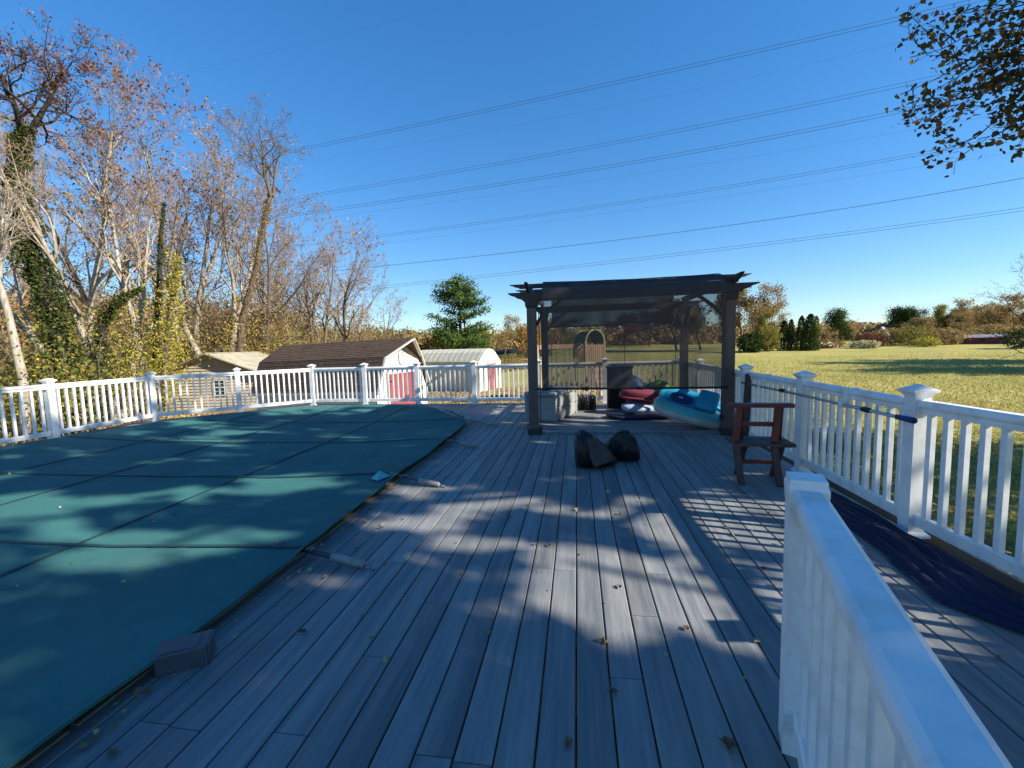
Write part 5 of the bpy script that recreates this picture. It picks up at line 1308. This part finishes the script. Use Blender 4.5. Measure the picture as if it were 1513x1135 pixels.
# ------------------------------------------------------------------ far things: trailer, house, fence
def trailer():
    g = at(1446, 508, 62); root = empty('livestock_trailer', (g.x, g.y, gz(g.x, g.y)), math.radians(-22)); tag(root, 'long low dark red shed with a pale roof across the lawn', 'outbuilding')
    MB().box((0, 0, .4), (4.6, 2.0, .8)).build('wall', 'redpaint', root)
    MB().add([(-2.4, -1.2, .8), (2.4, -1.2, .8), (2.4, 1.2, .8), (-2.4, 1.2, .8), (-2.4, 0, 1.15), (2.4, 0, 1.15)], [(0, 1, 5, 4), (2, 3, 4, 5), (0, 4, 3), (1, 2, 5), (3, 2, 1, 0)]).build('roof', 'roofgrey', root)
    for x in (-1.6, 0, 1.6): MB().box((x, -1.012, .45), (.4, .02, .25)).build('window', 'blackmatte', root)
trailer()
def house(px, topy, Y, W, label, rz, roofm='roofgrey', wallm='trimw', h=3.0):
    g = at(px, 520, Y); top = at(px, topy, Y).z; root = empty('house', (g.x, g.y, top-h), rz); tag(root, label, 'house')
    MB().box((0, 0, h*.28), (W, W*.6, h*.56)).build('wall', wallm, root)
    MB().add([(-W/2-.3, -W*.35, h*.56), (W/2+.3, -W*.35, h*.56), (W/2+.3, W*.35, h*.56), (-W/2-.3, W*.35, h*.56), (-W/2-.3, 0, h), (W/2+.3, 0, h)], [(0, 1, 5, 4), (2, 3, 4, 5), (0, 4, 3), (1, 2, 5), (3, 2, 1, 0)]).build('roof', roofm, root)
    for k in (-.3, 0, .3):
        wn_ = MB().box((k*W, -W*.3-.02, h*.30), (W*.12, .04, h*.2)).build('window', 'trimw', root); MB().box((k*W, -W*.3-.045, h*.30), (W*.10, .02, h*.17)).build('pane', 'glass', wn_)
house(1303, 483, 78, 3.4, 'house roof with grey slope showing between bushes on the far right', .9, 'roofgrey', 'roofgrey', h=5.0)
house(768, 515, 70, 9, 'low dark roofed house with white chimney beyond the garden bed', .1, 'blackmatte', h=3.0)
house(1215, 506, 62, 3.0, 'small white tent roof at the foot of the arborvitae columns', .3, 'trimw', h=1.6)
# field fence at far right
fc = empty('field_fence', (0, 0, 0)); tag(fc, 'dark rail fence beyond the red shed at the far right', 'fence')
A_ = at(1476, 500, 70); B_ = at(1620, 505, 55)
for i in range(9):
    p = A_.lerp(B_, i/8); z = gz(p.x, p.y); MB().box((p.x, p.y, z+.55), (.12, .12, 1.3)).build('fence_post', 'barkd', fc)
for zz in (.5, 1.05): MB().beam((A_.x, A_.y, gz(A_.x, A_.y)+zz), (B_.x, B_.y, gz(B_.x, B_.y)+zz), .05, .12).build('fence_rail', 'barkd', fc)

# ------------------------------------------------------------------ power lines
def power(label, pts, gap, r, Ys, two=True):
    root = empty('power_line', tuple(at(*pts[0], Ys[0]))); tag(root, label, 'power line', None); o0 = Vector(root.location)
    # quadratic through three photo points, continued beyond the frame both ways
    P3 = [at(*p, y) for p, y in zip(pts, Ys)]
    def q(t):
        a, b, c = P3; L0 = (t-.5)*(t-1)/.5; L1 = t*(t-1)/(-.25); L2 = t*(t-.5)/.5
        return a*L0+b*L1+c*L2
    tt = np.linspace(-.6, 1.6, 60)
    r *= .8
    for s in ((-gap/2, gap/2) if two else (0,)):
        MB().tube([q(t)-o0+Vector((0, 0, s)) for t in tt], r, 4).build('cable', 'cable', root)
    if two:
        for t in np.linspace(-.35, 1.35, 6): MB().box(q(t)-o0, (.03, .03, gap)).build('spacer', 'cable', root)
power('topmost heavy pair of wires crossing to the top right corner', [(370, 236), (860, 133), (1420, 6)], .42, .030, (75, 68, 60))
power('second pair of wires from the top, ending behind the hanging branches', [(455, 290), (880, 216), (1330, 126)], .42, .026, (75, 69, 62))
power('third pair of wires from the top, just beneath the second pair', [(440, 317), (900, 246), (1350, 160)], .40, .030, (75, 69, 62))
power('pair of wires midway down the sky on the left', [(545, 351), (960, 294), (1390, 222)], .36, .026, (80, 74, 68))
power('single dark wire above the lowest pair', [(420, 407), (950, 350), (1513, 263)], .3, .040, (75, 70, 62), False)
power('lowest pair of wires passing just over the pergola', [(510, 430), (1000, 376), (1513, 309)], .40, .028, (80, 74, 66))
power('faint thin wire high on the left of the sky', [(260, 110), (430, 70), (620, 20)], .3, .012, (80, 78, 76), False)
power('faint thin wire under the topmost pair', [(420, 245), (850, 168), (1300, 70)], .3, .012, (90, 84, 78), False)
power('faint thin wire under the third pair', [(480, 322), (900, 264), (1370, 188)], .3, .013, (90, 84, 78), False)
power('faint thin wire beneath the middle pair', [(560, 361), (960, 306), (1390, 242)], .3, .013, (90, 84, 78), False)
